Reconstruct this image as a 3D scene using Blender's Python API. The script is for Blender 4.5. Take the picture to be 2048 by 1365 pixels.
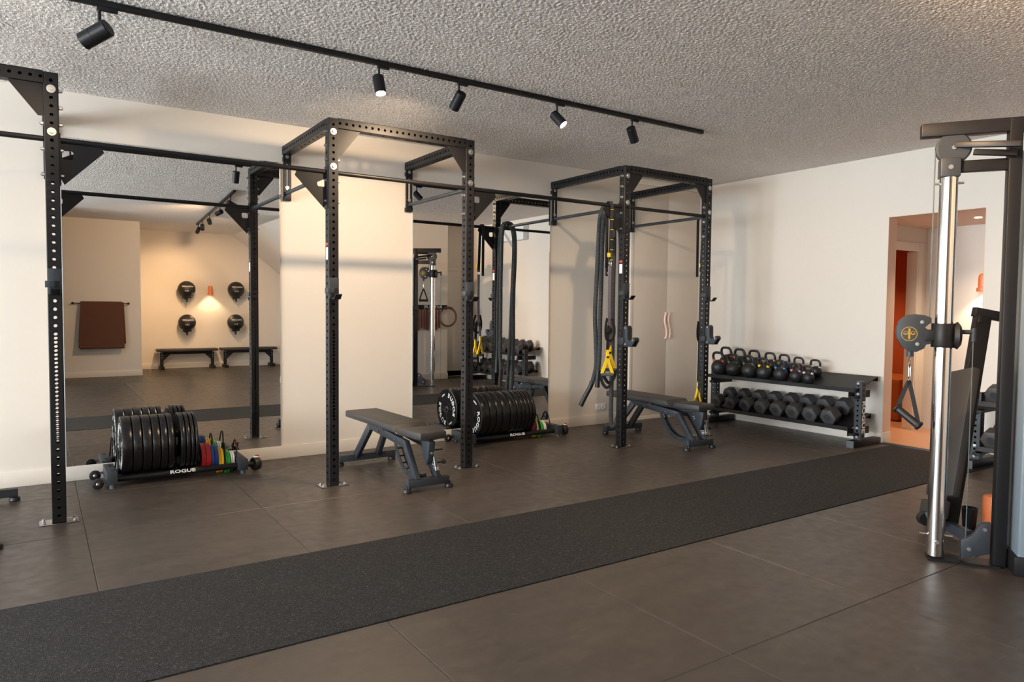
import bpy, bmesh, math, random
import numpy as np
from mathutils import Vector, Matrix, Quaternion
random.seed(7)
sc = bpy.context.scene
for o in list(bpy.data.objects): bpy.data.objects.remove(o)
COL = sc.collection
PI = math.pi
# ---------------------------------------------------------------- camera
def make_camera():
    yaw, pit, rol = math.radians(33.765), math.radians(2.6082), math.radians(0.5351)
    f = Vector((math.sin(yaw)*math.cos(pit), math.cos(yaw)*math.cos(pit), -math.sin(pit)))
    r = Vector((math.cos(yaw), -math.sin(yaw), 0)); u = r.cross(f)
    r2 = r*math.cos(rol)+u*math.sin(rol); u2 = -r*math.sin(rol)+u*math.cos(rol)
    M = Matrix((r2, u2, -f)).transposed().to_4x4(); M.translation = (-1.7962, -5.1316, 1.3475)
    cd = bpy.data.cameras.new('camera'); c = bpy.data.objects.new('camera', cd); COL.objects.link(c)
    c.matrix_world = M; cd.sensor_width = 36; cd.sensor_fit = 'HORIZONTAL'; cd.lens = 1419.68/2048*36
    cd.clip_start = .02
    sc.camera = c
make_camera()
# ---------------------------------------------------------------- light
sc.view_settings.view_transform = 'Standard'; sc.view_settings.look = 'None'
sc.view_settings.gamma = 1; sc.view_settings.exposure = 0.46
sc.cycles.max_bounces = 8; sc.cycles.diffuse_bounces = 4; sc.cycles.glossy_bounces = 6
sc.cycles.sample_clamp_indirect = 4.0; sc.cycles.use_denoising = True; sc.cycles.blur_glossy = 0.3
W = bpy.data.worlds.new('world'); sc.world = W; W.use_nodes = True
W.node_tree.nodes['Background'].inputs[0].default_value = (.75, .88, 1, 1)
W.node_tree.nodes['Background'].inputs[1].default_value = 1.2
def area(name, loc, rot, sx, sy, power, col):
    d = bpy.data.lights.new(name, 'AREA'); d.shape = 'RECTANGLE'; d.size = sx; d.size_y = sy
    d.energy = power; d.color = col
    o = bpy.data.objects.new(name, d); COL.objects.link(o); o.location = loc; o.rotation_euler = rot
    return o
# daylight entering through the two street windows in the left wall
WINS = [(-5.0, -2.3), (-1.8, .9)]
for i, (y0, y1) in enumerate(WINS):
    area('window_daylight', (-9.12, (y0+y1)/2, 1.55), (0, math.radians(-113), 0), 2.2, 2.6, 520, (.88, .95, 1))
SPOT_W = 75
WARM = (1, .72, .46)

# ================================================================ helpers
def lin(c):
    return tuple(((v/12.92) if v <= .04045 else ((v+.055)/1.055)**2.4) for v in c)
def rgb(r, g, b): return lin((r/255, g/255, b/255))
def mat(name, col, rough=.5, metal=0, var=.0, bump=0, scale=40, emit=None, estr=0, spec=None, coat=0):
    m = bpy.data.materials.new(name); m.use_nodes = True; nt = m.node_tree; b = nt.nodes['Principled BSDF']
    b.inputs['Base Color'].default_value = (*col, 1); b.inputs['Roughness'].default_value = rough
    b.inputs['Metallic'].default_value = metal
    if spec is not None: b.inputs['Specular IOR Level'].default_value = spec
    if coat: b.inputs['Coat Weight'].default_value = coat; b.inputs['Coat Roughness'].default_value = .2
    if emit: b.inputs['Emission Color'].default_value = (*emit, 1); b.inputs['Emission Strength'].default_value = estr
    tc = nt.nodes.new('ShaderNodeTexCoord'); n = nt.nodes.new('ShaderNodeTexNoise')
    n.inputs['Scale'].default_value = scale; n.inputs['Detail'].default_value = 4
    nt.links.new(tc.outputs['Object'], n.inputs['Vector'])
    if var:
        mx = nt.nodes.new('ShaderNodeMix'); mx.data_type = 'RGBA'
        mx.inputs['A'].default_value = (*[c*(1-var) for c in col], 1); mx.inputs['B'].default_value = (*[min(1, c*(1+var)) for c in col], 1)
        nt.links.new(n.outputs['Fac'], mx.inputs['Factor']); nt.links.new(mx.outputs['Result'], b.inputs['Base Color'])
    if bump:
        bp = nt.nodes.new('ShaderNodeBump'); bp.inputs['Strength'].default_value = bump; bp.inputs['Distance'].default_value = .002
        nt.links.new(n.outputs['Fac'], bp.inputs['Height']); nt.links.new(bp.outputs['Normal'], b.inputs['Normal'])
    return m
def cam_M(o, x, y):
    x = Vector(x).normalized(); y = Vector(y).normalized(); z = x.cross(y)
    M = Matrix((x, y, z)).transposed().to_4x4(); M.translation = Vector(o); return M
def zto(p, d):
    M = Vector(d).to_track_quat('Z', 'Y').to_matrix().to_4x4(); M.translation = Vector(p); return M
class B:
    def __init__(s): s.bm = bmesh.new()
    def box(s, c, d, R=None):
        r = bmesh.ops.create_cube(s.bm, size=1)['verts']
        M = Matrix.Translation(c) @ (R.to_4x4() if R else Matrix()) @ Matrix.Diagonal((*d, 1))
        bmesh.ops.transform(s.bm, matrix=M, verts=r); return s
    def b2(s, x0, x1, y0, y1, z0, z1): return s.box(((x0+x1)/2, (y0+y1)/2, (z0+z1)/2), (abs(x1-x0), abs(y1-y0), abs(z1-z0)))
    def bar(s, p0, p1, w, h, up=(0, 0, 1)):
        p0 = Vector(p0); p1 = Vector(p1); z = (p1-p0).normalized(); x = z.cross(Vector(up))
        if x.length < 1e-4: x = z.cross(Vector((0, 1, 0)))
        x.normalize(); y = z.cross(x)
        return s.box((p0+p1)/2, (w, h, (p1-p0).length), Matrix((x, y, z)).transposed())
    def cyl(s, p0, p1, r, n=16, r2=None):
        p0 = Vector(p0); p1 = Vector(p1)
        v = bmesh.ops.create_cone(s.bm, cap_ends=True, segments=n, radius1=r, radius2=r if r2 is None else r2, depth=(p1-p0).length)['verts']
        bmesh.ops.transform(s.bm, matrix=zto((p0+p1)/2, p1-p0), verts=v); return s
    def sph(s, c, r, n=20, sc_=(1, 1, 1)):
        v = bmesh.ops.create_uvsphere(s.bm, u_segments=n, v_segments=n*2//3, radius=r)['verts']
        bmesh.ops.transform(s.bm, matrix=Matrix.Translation(c) @ Matrix.Diagonal((*sc_, 1)), verts=v); return s
    def tube(s, pts, r, n=8, closed=False, flat=None, up=(0, 0, 1), smooth=0):
        P = [Vector(p) for p in pts]
        for _ in range(smooth):
            Q = []
            L = len(P)
            for i in range(L if closed else L-1):
                a, b = P[i], P[(i+1) % L]; Q += [a*.75+b*.25, a*.25+b*.75]
            if not closed: Q = [P[0]]+Q[1:-1]+[P[-1]]
            P = Q
        L = len(P); rings = []; nx = None
        for i in range(L):
            t = (P[(i+1) % L]-P[i-1]) if closed else (P[min(i+1, L-1)]-P[max(i-1, 0)])
            t.normalize()
            if flat:
                x = t.cross(Vector(up)); x = x.normalized() if x.length > 1e-3 else (nx or Vector((1, 0, 0)))
            elif nx is None:
                x = t.cross(Vector((.3, .1, 1))); x = x if x.length > .1 else t.cross(Vector((1, 0, 0))); x.normalize()
            else:
                x = nx-t*nx.dot(t); x.normalize()
            nx = x; y = t.cross(x)
            if flat:
                w, h = flat; ring = [P[i]+x*a*w/2+y*b*h/2 for a, b in ((-1, -1), (1, -1), (1, 1), (-1, 1))]
            else: ring = [P[i]+(x*math.cos(2*PI*k/n)+y*math.sin(2*PI*k/n))*(r[i] if isinstance(r, list) else r) for k in range(n)]
            rings.append([s.bm.verts.new(v) for v in ring])
        m = len(rings[0])
        for i in range(L if closed else L-1):
            a, b = rings[i], rings[(i+1) % L]
            for k in range(m): s.bm.faces.new((a[k], a[(k+1) % m], b[(k+1) % m], b[k]))
        if not closed: s.bm.faces.new(rings[0][::-1]); s.bm.faces.new(rings[-1])
        return s
    def lathe(s, prof, M=None, n=32):
        M = M or Matrix(); rings = []
        for r, z in prof:
            if r < 1e-5: rings.append([s.bm.verts.new(M @ Vector((0, 0, z)))])
            else: rings.append([s.bm.verts.new(M @ Vector((r*math.cos(2*PI*k/n), r*math.sin(2*PI*k/n), z))) for k in range(n)])
        for a, b in zip(rings, rings[1:]):
            for k in range(n):
                k2 = (k+1) % n
                if len(a) == 1 and len(b) == 1: continue
                if len(a) == 1: s.bm.faces.new((a[0], b[k2], b[k]))
                elif len(b) == 1: s.bm.faces.new((a[k], a[k2], b[0]))
                else: s.bm.faces.new((a[k], a[k2], b[k2], b[k]))
        return s
    def prism(s, poly, t, M=None):
        M = M or Matrix()
        a = [s.bm.verts.new(M @ Vector((x, y, -t/2))) for x, y in poly]; b = [s.bm.verts.new(M @ Vector((x, y, t/2))) for x, y in poly]
        s.bm.faces.new(a[::-1]); s.bm.faces.new(b); m = len(poly)
        for k in range(m): s.bm.faces.new((a[k], a[(k+1) % m], b[(k+1) % m], b[k]))
        return s
    def plate_hole(s, outer, inner, t, M):
        """plate between two loops of equal length"""
        n = len(outer); V = [[s.bm.verts.new(M @ Vector((x, y, z))) for x, y in L] for z in (-t/2, t/2) for L in (outer, inner)]
        ob, ib, ot, it = V
        for k in range(n):
            j = (k+1) % n
            s.bm.faces.new((ot[k], ot[j], it[j], it[k])); s.bm.faces.new((ob[j], ob[k], ib[k], ib[j]))
            s.bm.faces.new((ob[k], ob[j], ot[j], ot[k])); s.bm.faces.new((ib[j], ib[k], it[k], it[j]))
        return s
def finish(bm, bevel=0, smooth=True, norm=True):
    if norm: bmesh.ops.recalc_face_normals(bm, faces=bm.faces[:])
    if bevel:
        ed = [e for e in bm.edges if len(e.link_faces) == 2 and e.calc_face_angle(0) > .6]
        bmesh.ops.bevel(bm, geom=ed, offset=bevel, segments=2, profile=.5, affect='EDGES', clamp_overlap=True)
    if smooth:
        for f in bm.faces: f.smooth = True
        for e in bm.edges:
            if len(e.link_faces) == 2 and e.calc_face_angle(0) > .6: e.smooth = False
def part(name, b, m, parent=None, bevel=0, off=None, smooth=True, label=None, norm=True):
    bm = b.bm
    if off is not None: bmesh.ops.translate(bm, vec=-Vector(off), verts=bm.verts[:])
    finish(bm, bevel, smooth, norm)
    me = bpy.data.meshes.new(name); bm.to_mesh(me); bm.free(); me.materials.append(m)
    o = bpy.data.objects.new(name, me); COL.objects.link(o)
    if parent: o.parent = parent
    if label: o['label'] = label
    return o
def tag(o, label, cat, group=None, kind=None):
    o['label'] = label; o['category'] = cat
    if group: o['group'] = group
    if kind: o['kind'] = kind
    return o
def thing(name, label, cat, loc=(0, 0, 0), rz=0, group=None):
    o = bpy.data.objects.new(name, None); COL.objects.link(o); o.location = loc; o.rotation_euler = (0, 0, rz)
    o.empty_display_size = .05
    return tag(o, label, cat, group)
def struct(name, b, m, bevel=0, parent=None, **k):
    o = part(name, b, m, parent, bevel, **k)
    if not parent: o['kind'] = 'structure'
    return o
def copy_tree(o, parent=None):
    c = o.copy(); COL.objects.link(c)
    if parent: c.parent = parent
    for ch in list(o.children): copy_tree(ch, c)
    return c
def dup(root, loc=None, rz=None, label=None, group=None):
    c = copy_tree(root)
    if loc is not None: c.location = loc
    if rz is not None: c.rotation_euler = (0, 0, rz)
    if label: c['label'] = label
    if group: c['group'] = group
    return c
_txt = {}
def text_bm(s_, size, bold=0, sx=1, space=1, ex=.0006):
    cu = bpy.data.curves.new('t', 'FONT'); cu.body = s_; cu.size = size; cu.extrude = ex; cu.offset = bold
    cu.align_x = 'CENTER'; cu.align_y = 'CENTER'; cu.space_character = space; cu.resolution_u = 2
    o = bpy.data.objects.new('t', cu); COL.objects.link(o)
    dg = bpy.context.evaluated_depsgraph_get(); me = bpy.data.meshes.new_from_object(o.evaluated_get(dg))
    bpy.data.objects.remove(o); bpy.data.curves.remove(cu)
    return me
def add_text(b, s_, size, M, bold=0, sx=1, space=1):
    me = text_bm(s_, size, bold, sx, space)
    k = len(b.bm.verts); b.bm.from_mesh(me); b.bm.verts.ensure_lookup_table(); bpy.data.meshes.remove(me)
    bmesh.ops.transform(b.bm, matrix=M @ Matrix.Diagonal((sx, 1, 1, 1)), verts=b.bm.verts[k:]); return b
def lettering(s_, size, M, m, parent, bold=0, sx=1, space=1, off=None, name='lettering'):
    return part(name, add_text(B(), s_, size, M, bold, sx, space), m, parent, off=off, smooth=False, norm=False)

# ================================================================ materials
M = {}
M['steel'] = mat('black_powder_coat', rgb(27, 27, 29), .42, .0, spec=.25, bump=.15, scale=300)
M['steel_blue'] = mat('dark_grey_powder_coat', rgb(50, 55, 61), .45, .0, spec=.35, bump=.15, scale=300)
M['rubber'] = mat('black_rubber', rgb(26, 26, 27), .5, bump=.2, scale=150)
M['plate'] = mat('bumper_rubber', rgb(16, 16, 18), .27, bump=.08, scale=60)
M['hexrub'] = mat('hex_rubber', rgb(66, 65, 66), .55, var=.15, bump=.2, scale=120)
M['iron'] = mat('kettlebell_coat', rgb(34, 35, 37), .48, bump=.25, scale=200)
M['chrome'] = mat('chrome', (.85, .86, .88), .12, 1)
M['dark_chrome'] = mat('smoked_chrome', (.30, .29, .28), .16, 1)
M['zinc'] = mat('zinc_bolt', (.50, .51, .52), .38, 1, bump=.2, scale=500)
M['vinyl'] = mat('black_vinyl', rgb(50, 48, 47), .5, bump=.35, scale=500)
M['webbing'] = mat('black_webbing', rgb(24, 24, 28), .8, bump=.5, scale=900)
M['webgrey'] = mat('grey_webbing', rgb(118, 112, 124), .8, bump=.5, scale=900)
M['yellow'] = mat('yellow_webbing', rgb(245, 205, 30), .6, bump=.3, scale=900)
M['foam'] = mat('grey_foam', rgb(84, 92, 94), .85, bump=.4, scale=400)
M['white'] = mat('white_paint', (.85, .85, .83), .5)
M['whitepl'] = mat('white_plastic', (.8, .8, .79), .35)
M['red'] = mat('red_rubber', rgb(175, 24, 30), .4, bump=.1)
M['blue'] = mat('blue_rubber', rgb(20, 60, 125), .4, bump=.1)
M['yelpl'] = mat('yellow_rubber', rgb(240, 180, 10), .4, bump=.1)
M['green'] = mat('green_rubber', rgb(35, 165, 45), .4, bump=.1)
M['orange_band'] = mat('orange_paint', rgb(225, 75, 40), .5)
M['grey_band'] = mat('grey_paint', rgb(90, 92, 95), .5)
M['green_band'] = mat('dark_green_paint', rgb(55, 85, 55), .5)
M['yellow_band'] = mat('yellow_paint', rgb(240, 200, 30), .5)
M['blue_band'] = mat('blue_paint', rgb(55, 125, 185), .5)
M['pink_band'] = mat('pink_paint', rgb(225, 130, 155), .5)
M['white_band'] = mat('pale_paint', rgb(215, 215, 212), .5)
M['mirror'] = mat('mirror_silver', (.86, .86, .85), .0, 1)
M['mirror_edge'] = mat('mirror_edge', (.3, .33, .33), .3)
M['wall'] = mat('warm_white_paint', (.71, .655, .585), .55, var=.015, bump=.12, scale=25)
M['skirt'] = mat('skirting_paint', (.73, .675, .60), .4, var=.01, scale=8)
M['cupboard'] = mat('cupboard_paint', (.70, .62, .535), .4, var=.01, scale=8)
M['jamb'] = mat('jamb_paint', rgb(226, 196, 176), .5, var=.02, scale=8)
M['terracotta'] = mat('terracotta_enamel', rgb(196, 108, 66), .35)
M['deep_orange'] = mat('rust_paint', rgb(176, 84, 40), .6, var=.03, scale=6)
M['ottoman'] = mat('ochre_upholstery', rgb(170, 95, 30), .8, var=.1, scale=60)
M['brownmat'] = mat('brown_mat_foam', rgb(88, 52, 34), .8, var=.06, bump=.4, scale=160)
M['brownband'] = mat('brown_latex', rgb(110, 60, 40), .5, var=.2, scale=30)
M['gold'] = mat('gold_print', rgb(200, 160, 60), .4, .6)
M['panel'] = mat('blue_grey_shroud', rgb(128, 142, 152), .35, .2, bump=.1, scale=200)
M['panel_light'] = mat('pale_shroud', rgb(165, 178, 186), .3, bump=.05, scale=200)
M['threshold'] = mat('grey_threshold', rgb(70, 76, 84), .4, .4)
M['sticker_red'] = mat('red_print', rgb(200, 60, 45), .5)
M['handle_pink'] = mat('pale_pink_lacquer', rgb(244, 214, 202), .35)
M['roller'] = mat('terracotta_foam', rgb(205, 120, 75), .7, var=.05, bump=.3, scale=80)
M['darkblue'] = mat('navy_lining', rgb(20, 30, 70), .7)
M['lamp_glow'] = mat('lamp_lens', (1, .95, .85), .3, emit=(1, .87, .68), estr=28)
M['warm_glow'] = mat('warm_bulb', (1, .9, .7), .3, emit=(1, .78, .45), estr=16)
M['acwhite'] = mat('unit_plastic', (.74, .76, .78), .35)

def ceiling_mat():
    m = mat('stucco', (.58, .54, .50), .9); nt = m.node_tree; b = nt.nodes['Principled BSDF']
    tc = nt.nodes['Texture Coordinate']; n = nt.nodes['Noise Texture']; n.inputs['Scale'].default_value = 110; n.inputs['Detail'].default_value = 5
    n.inputs['Distortion'].default_value = .4
    cr = nt.nodes.new('ShaderNodeValToRGB'); cr.color_ramp.elements[0].position = .35; cr.color_ramp.elements[1].position = .62
    cr.color_ramp.elements[0].color = (.74, .69, .65, 1); cr.color_ramp.elements[1].color = (.95, .905, .865, 1)
    nt.links.new(n.outputs['Fac'], cr.inputs[0]); nt.links.new(cr.outputs[0], b.inputs['Base Color'])
    bp = nt.nodes.new('ShaderNodeBump'); bp.inputs['Strength'].default_value = .9; bp.inputs['Distance'].default_value = .008
    nt.links.new(n.outputs['Fac'], bp.inputs['Height']); nt.links.new(bp.outputs['Normal'], b.inputs['Normal']); return m
def floor_mat():
    m = mat('rubber_tile', (.05, .046, .043), .5); nt = m.node_tree; b = nt.nodes['Principled BSDF']
    tc = nt.nodes['Texture Coordinate']; n = nt.nodes['Noise Texture']; n.inputs['Scale'].default_value = 2.2; n.inputs['Detail'].default_value = 8; n.inputs['Roughness'].default_value = .7
    mp = nt.nodes.new('ShaderNodeMapping'); mp.inputs['Scale'].default_value = (1, 3, 1); nt.links.new(tc.outputs['Object'], mp.inputs[0]); nt.links.new(mp.outputs[0], n.inputs['Vector'])
    cr = nt.nodes.new('ShaderNodeValToRGB'); cr.color_ramp.elements[0].position = .3; cr.color_ramp.elements[1].position = .75
    cr.color_ramp.elements[0].color = (.048, .039, .033, 1); cr.color_ramp.elements[1].color = (.080, .064, .053, 1)
    nt.links.new(n.outputs['Fac'], cr.inputs[0])
    n2 = nt.nodes.new('ShaderNodeTexNoise'); n2.inputs['Scale'].default_value = 14; n2.inputs['Detail'].default_value = 10; nt.links.new(tc.outputs['Object'], n2.inputs['Vector'])
    c2 = nt.nodes.new('ShaderNodeMapRange'); c2.inputs[1].default_value = .3; c2.inputs[2].default_value = .7; c2.inputs[3].default_value = .34; c2.inputs[4].default_value = .48
    nt.links.new(n2.outputs['Fac'], c2.inputs[0]); nt.links.new(c2.outputs[0], b.inputs['Roughness'])
    # pale scuff marks
    n3 = nt.nodes.new('ShaderNodeTexNoise'); n3.inputs['Scale'].default_value = 5; n3.inputs['Detail'].default_value = 12; n3.inputs['Distortion'].default_value = 2; nt.links.new(mp.outputs[0], n3.inputs['Vector'])
    c3 = nt.nodes.new('ShaderNodeMapRange'); c3.inputs[1].default_value = .66; c3.inputs[2].default_value = .74; c3.inputs[3].default_value = 0; c3.inputs[4].default_value = .35
    nt.links.new(n3.outputs['Fac'], c3.inputs[0])
    mx = nt.nodes.new('ShaderNodeMix'); mx.data_type = 'RGBA'; mx.inputs['B'].default_value = (.125, .105, .09, 1)
    nt.links.new(c3.outputs[0], mx.inputs['Factor']); nt.links.new(cr.outputs[0], mx.inputs['A']); nt.links.new(mx.outputs['Result'], b.inputs['Base Color'])
    bp = nt.nodes.new('ShaderNodeBump'); bp.inputs['Strength'].default_value = .15; bp.inputs['Distance'].default_value = .002
    n4 = nt.nodes.new('ShaderNodeTexNoise'); n4.inputs['Scale'].default_value = 300; nt.links.new(tc.outputs['Object'], n4.inputs['Vector'])
    nt.links.new(n4.outputs['Fac'], bp.inputs['Height']); nt.links.new(bp.outputs['Normal'], b.inputs['Normal'])
    return m
def runner_mat():
    m = mat('granulate', (.05, .05, .05), .8, spec=.25); nt = m.node_tree; b = nt.nodes['Principled BSDF']
    tc = nt.nodes['Texture Coordinate']; v = nt.nodes.new('ShaderNodeTexVoronoi'); v.inputs['Scale'].default_value = 240; nt.links.new(tc.outputs['Object'], v.inputs['Vector'])
    sp = nt.nodes.new('ShaderNodeSeparateColor'); nt.links.new(v.outputs['Color'], sp.inputs[0])
    cr = nt.nodes.new('ShaderNodeValToRGB'); e = cr.color_ramp.elements; e[0].position = .0; e[0].color = (.010, .010, .011, 1); e[1].position = .75; e[1].color = (.027, .026, .026, 1)
    k = e.new(.93); k.color = (.050, .049, .050, 1); k = e.new(1); k.color = (.10, .098, .096, 1)
    nt.links.new(sp.outputs[0], cr.inputs[0]); nt.links.new(cr.outputs[0], b.inputs['Base Color'])
    bp = nt.nodes.new('ShaderNodeBump'); bp.inputs['Strength'].default_value = 1; bp.inputs['Distance'].default_value = .004
    nt.links.new(v.outputs['Distance'], bp.inputs['Height']); nt.links.new(bp.outputs['Normal'], b.inputs['Normal']); return m
def rope_mat():
    m = mat('woven_rope', rgb(58, 62, 64), .8); nt = m.node_tree; b = nt.nodes['Principled BSDF']
    tc = nt.nodes['Texture Coordinate']; w = nt.nodes.new('ShaderNodeTexWave'); w.bands_direction = 'Z'; w.inputs['Scale'].default_value = 22; w.inputs['Distortion'].default_value = 2; w.inputs['Detail'].default_value = 1
    w.inputs['Detail Scale'].default_value = 12
    nt.links.new(tc.outputs['Object'], w.inputs['Vector'])
    mx = nt.nodes.new('ShaderNodeMix'); mx.data_type = 'RGBA'; mx.inputs['A'].default_value = (*rgb(34, 36, 38), 1); mx.inputs['B'].default_value = (*rgb(66, 70, 72), 1)
    nt.links.new(w.outputs['Fac'], mx.inputs['Factor']); nt.links.new(mx.outputs['Result'], b.inputs['Base Color'])
    bp = nt.nodes.new('ShaderNodeBump'); bp.inputs['Strength'].default_value = .6; bp.inputs['Distance'].default_value = .003
    nt.links.new(w.outputs['Fac'], bp.inputs['Height']); nt.links.new(bp.outputs['Normal'], b.inputs['Normal']); return m
def tile_mat():
    m = mat('terracotta_tile', rgb(208, 158, 126), .35, var=.08, scale=5); return m
M['stucco'] = ceiling_mat(); M['floor'] = floor_mat(); M['runner'] = runner_mat(); M['rope'] = rope_mat(); M['tiles'] = tile_mat()
mg = bpy.data.materials.new('window_glass'); mg.use_nodes = True
nt = mg.node_tree; nt.nodes.remove(nt.nodes['Principled BSDF'])
t_ = nt.nodes.new('ShaderNodeBsdfTransparent'); g_ = nt.nodes.new('ShaderNodeBsdfGlossy'); g_.inputs['Roughness'].default_value = .02; x_ = nt.nodes.new('ShaderNodeMixShader'); x_.inputs[0].default_value = .06
nt.links.new(t_.outputs[0], x_.inputs[1]); nt.links.new(g_.outputs[0], x_.inputs[2]); nt.links.new(x_.outputs[0], nt.nodes['Material Output'].inputs[0])
M['glass'] = mg

# ================================================================ room shell
H = 2.942; YW = 1.203; XE = 5.387; XL = -9.2; YB = -9.2; T = .15
def build_ceiling():
    dx = .009; x0, x1, y0, y1 = -2.9, XE, -4.7, YW
    nx = int((x1-x0)/dx)+1; ny = int((y1-y0)/dx)+1
    rng = np.random.default_rng(3)
    g = rng.standard_normal((ny, nx)); F = np.fft.rfft2(g)
    fy = np.fft.fftfreq(ny, dx)[:, None]; fx = np.fft.rfftfreq(nx, dx)[None, :]; f = np.hypot(fx, fy)
    h = np.fft.irfft2(F*np.exp(-((f-40)/22)**2), s=(ny, nx)); h /= h.std()
    h = np.tanh(h*1.1)*.0033
    xs = np.linspace(x0, x1, nx); ys = np.linspace(y0, y1, ny)
    X, Y = np.meshgrid(xs, ys)
    edge = np.ones_like(h); edge[0, :] = edge[-1, :] = edge[:, 0] = edge[:, -1] = .0
    Z = H-.002+h*edge
    co = np.stack([X, Y, Z], -1).reshape(-1, 3)
    i = np.arange((ny-1)*nx).reshape(ny-1, nx)[:, :-1].ravel()
    q = np.stack([i, i+nx, i+nx+1, i+1], 1)
    ex = []
    for a, b_, c, d in ((XL, x0, YB-.1, YW), (x0, XE, YB-.1, y0)):
        ex += [(a, c, H-.002), (a, d, H-.002), (b_, d, H-.002), (b_, c, H-.002)]
    n0 = len(co); co = np.vstack([co, np.array(ex)]); q = np.vstack([q, np.arange(n0, n0+8).reshape(2, 4)])
    # slab above
    me = bpy.data.meshes.new('ceiling'); me.vertices.add(len(co)); me.vertices.foreach_set('co', co.ravel().astype(np.float32))
    me.loops.add(q.size); me.loops.foreach_set('vertex_index', q.ravel().astype(np.int32))
    me.polygons.add(len(q)); me.polygons.foreach_set('loop_start', (np.arange(len(q))*4).astype(np.int32))
    me.polygons.foreach_set('use_smooth', np.ones(len(q), bool))
    me.update(calc_edges=True); me.materials.append(M['stucco'])
    o = bpy.data.objects.new('ceiling', me); COL.objects.link(o); o['kind'] = 'structure'
build_ceiling()
def build_floor():
    bm = bmesh.new(); P = 1.01; g = .004
    xs = [.44+P*k for k in range(-7, 7)]; xs[0] = XL; xs[-1] = XE
    xs = [XL]+[x for x in [.44+P*k for k in range(-6, 6)] if XL < x < XE-.05]+[XE]
    def rows(ys):
        for a, b in zip(xs, xs[1:]):
            for c, d in zip(ys, ys[1:]):
                o = [bm.verts.new(v) for v in ((a, c, -.004), (b, c, -.004), (b, d, -.004), (a, d, -.004))]
                i = [bm.verts.new(v) for v in ((a+g, c+g, 0), (b-g, c+g, 0), (b-g, d-g, 0), (a+g, d-g, 0))]
                bm.faces.new(i)
                for k in range(4): bm.faces.new((o[k], o[(k+1) % 4], i[(k+1) % 4], i[k]))
    rows([-1.335, -.315, .695, YW]); rows([-9.5]+[-2.35-1.0*k for k in range(6, -1, -1)])
    f = [bm.verts.new(v) for v in ((XL, -2.35, -.004), (XE, -2.35, -.004), (XE, -1.335, -.004), (XL, -1.335, -.004))]; bm.faces.new(f)
    s = B(); s.bm = bm
    struct('floor', s, M['floor'], smooth=False)
build_floor()
b = B().b2(XL+.02, XE-.03, -2.345, -1.34, -.003, .003)
tag(part('rubber_runner', b, M['runner'], None), 'charcoal speckled granulate rubber strip running across the tiled gym floor', 'gym flooring')
# mirror wall
struct('wall_mirror_side', B().b2(XL-T, XE, YW, YW+T, -.02, H+.1), M['wall'])
# end wall with doorway
DY0, DY1, DZ = -2.12, -1.23, 2.31
b = B().b2(XE, XE+T, DY1, YW+T, -.02, H+.1).b2(XE, XE+T, -9.4, DY0, -.02, H+.1).b2(XE, XE+T, DY0, DY1, DZ, H+.1)
struct('wall_end', b, M['wall'])
# left wall with three openings
b = B(); ys = [-9.4]+[v for w in WINS for v in w]+[YW]
for a, c in zip(ys[0::2], ys[1::2]): b.b2(XL-T, XL, a, c, -.02, H+.1)
for a, c in WINS: b.b2(XL-T, XL, a, c, -.02, .4).b2(XL-T, XL, a, c, 2.7, H+.1)
struct('wall_left', b, M['wall'])
for i, (a, c) in enumerate(WINS):
    w = thing('window_%d' % (i+1), 'window', 'window'); del w['label']; del w['category']; w['kind'] = 'structure'; w.location = (XL-.08, (a+c)/2, .4)
    w2 = (c-a)/2; f = B()
    f.b2(-.03, .03, -w2, w2, 0, .06).b2(-.03, .03, -w2, w2, 2.24, 2.3).b2(-.03, .03, -w2, -w2+.06, 0, 2.3).b2(-.03, .03, w2-.06, w2, 0, 2.3).b2(-.025, .025, -.03, .03, 0, 2.3)
    part('window_frame', f, M['steel'], w); part('pane', B().b2(-.005, .005, -w2+.06, w2-.06, .06, 2.24), M['glass'], w)
# back part of the gym, seen in the mirrors but for the added blocker wall
struct('wall_towel_side', B().b2(XL, -.145, -9.4, -7.75, -.02, H+.1), M['wall'])
struct('wall_daylight_blocker', B().b2(XL, -1.95, -6.05, -5.9, -.02, H+.1), M['wall'])  # unseen wall, added to keep window daylight off the back room
struct('wall_recess', B().b2(-.145, 3.3, -9.4, YB, -.02, H+.1), M['wall'])
struct('wall_recess_right', B().b2(3.3, 3.4, -9.4, -5.15, -.02, H+.1), M['wall'])
struct('wall_hook_side', B().b2(1.76, 4.69, -5.15, -4.4, -.02, H+.1), M['wall'])
struct('wall_back_right', B().b2(4.69, XE, -4.95, -4.78, -.02, H+.1), M['wall'])
Mx = Matrix(((1, 0, 0, 0), (0, 0, -1, 0), (0, 1, 0, 0), (0, 0, 0, 1)))
b = B().prism([(1.85, H+.05), (1.85, H), (3.28, 1.76), (3.28, H+.05)], 4.03, Matrix.Translation((0, -7.175, 0)) @ Mx)
struct('wall_stair_soffit', b, M['wall'])
def skirt(name, segs, h=.112, t=.012):
    b = B()
    for s in segs: b.b2(*s, 0, h)
    struct(name, b, M['skirt'], .002)
skirt('baseboard_mirror_side', [(XL, 4.13, YW-.012, YW)])
skirt('baseboard_end', [(XE-.012, XE, DY1, YW-.6), (XE-.012, XE, -4.78, DY0), (XE-.012, XE+.155, DY1-.012, DY1)])
skirt('baseboard_towel_side', [(XL, -.133, -7.75, -7.738), (-.145, -.133, -9.2, -7.75)])
skirt('baseboard_recess', [(-.133, 3.3, YB, YB+.012)])
skirt('baseboard_hook_side', [(1.748, 4.70, -4.4, -4.388), (1.748, 1.76, -5.15, -4.4)])
skirt('baseboard_back_right', [(4.70, XE, -4.78, -4.768)])
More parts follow.
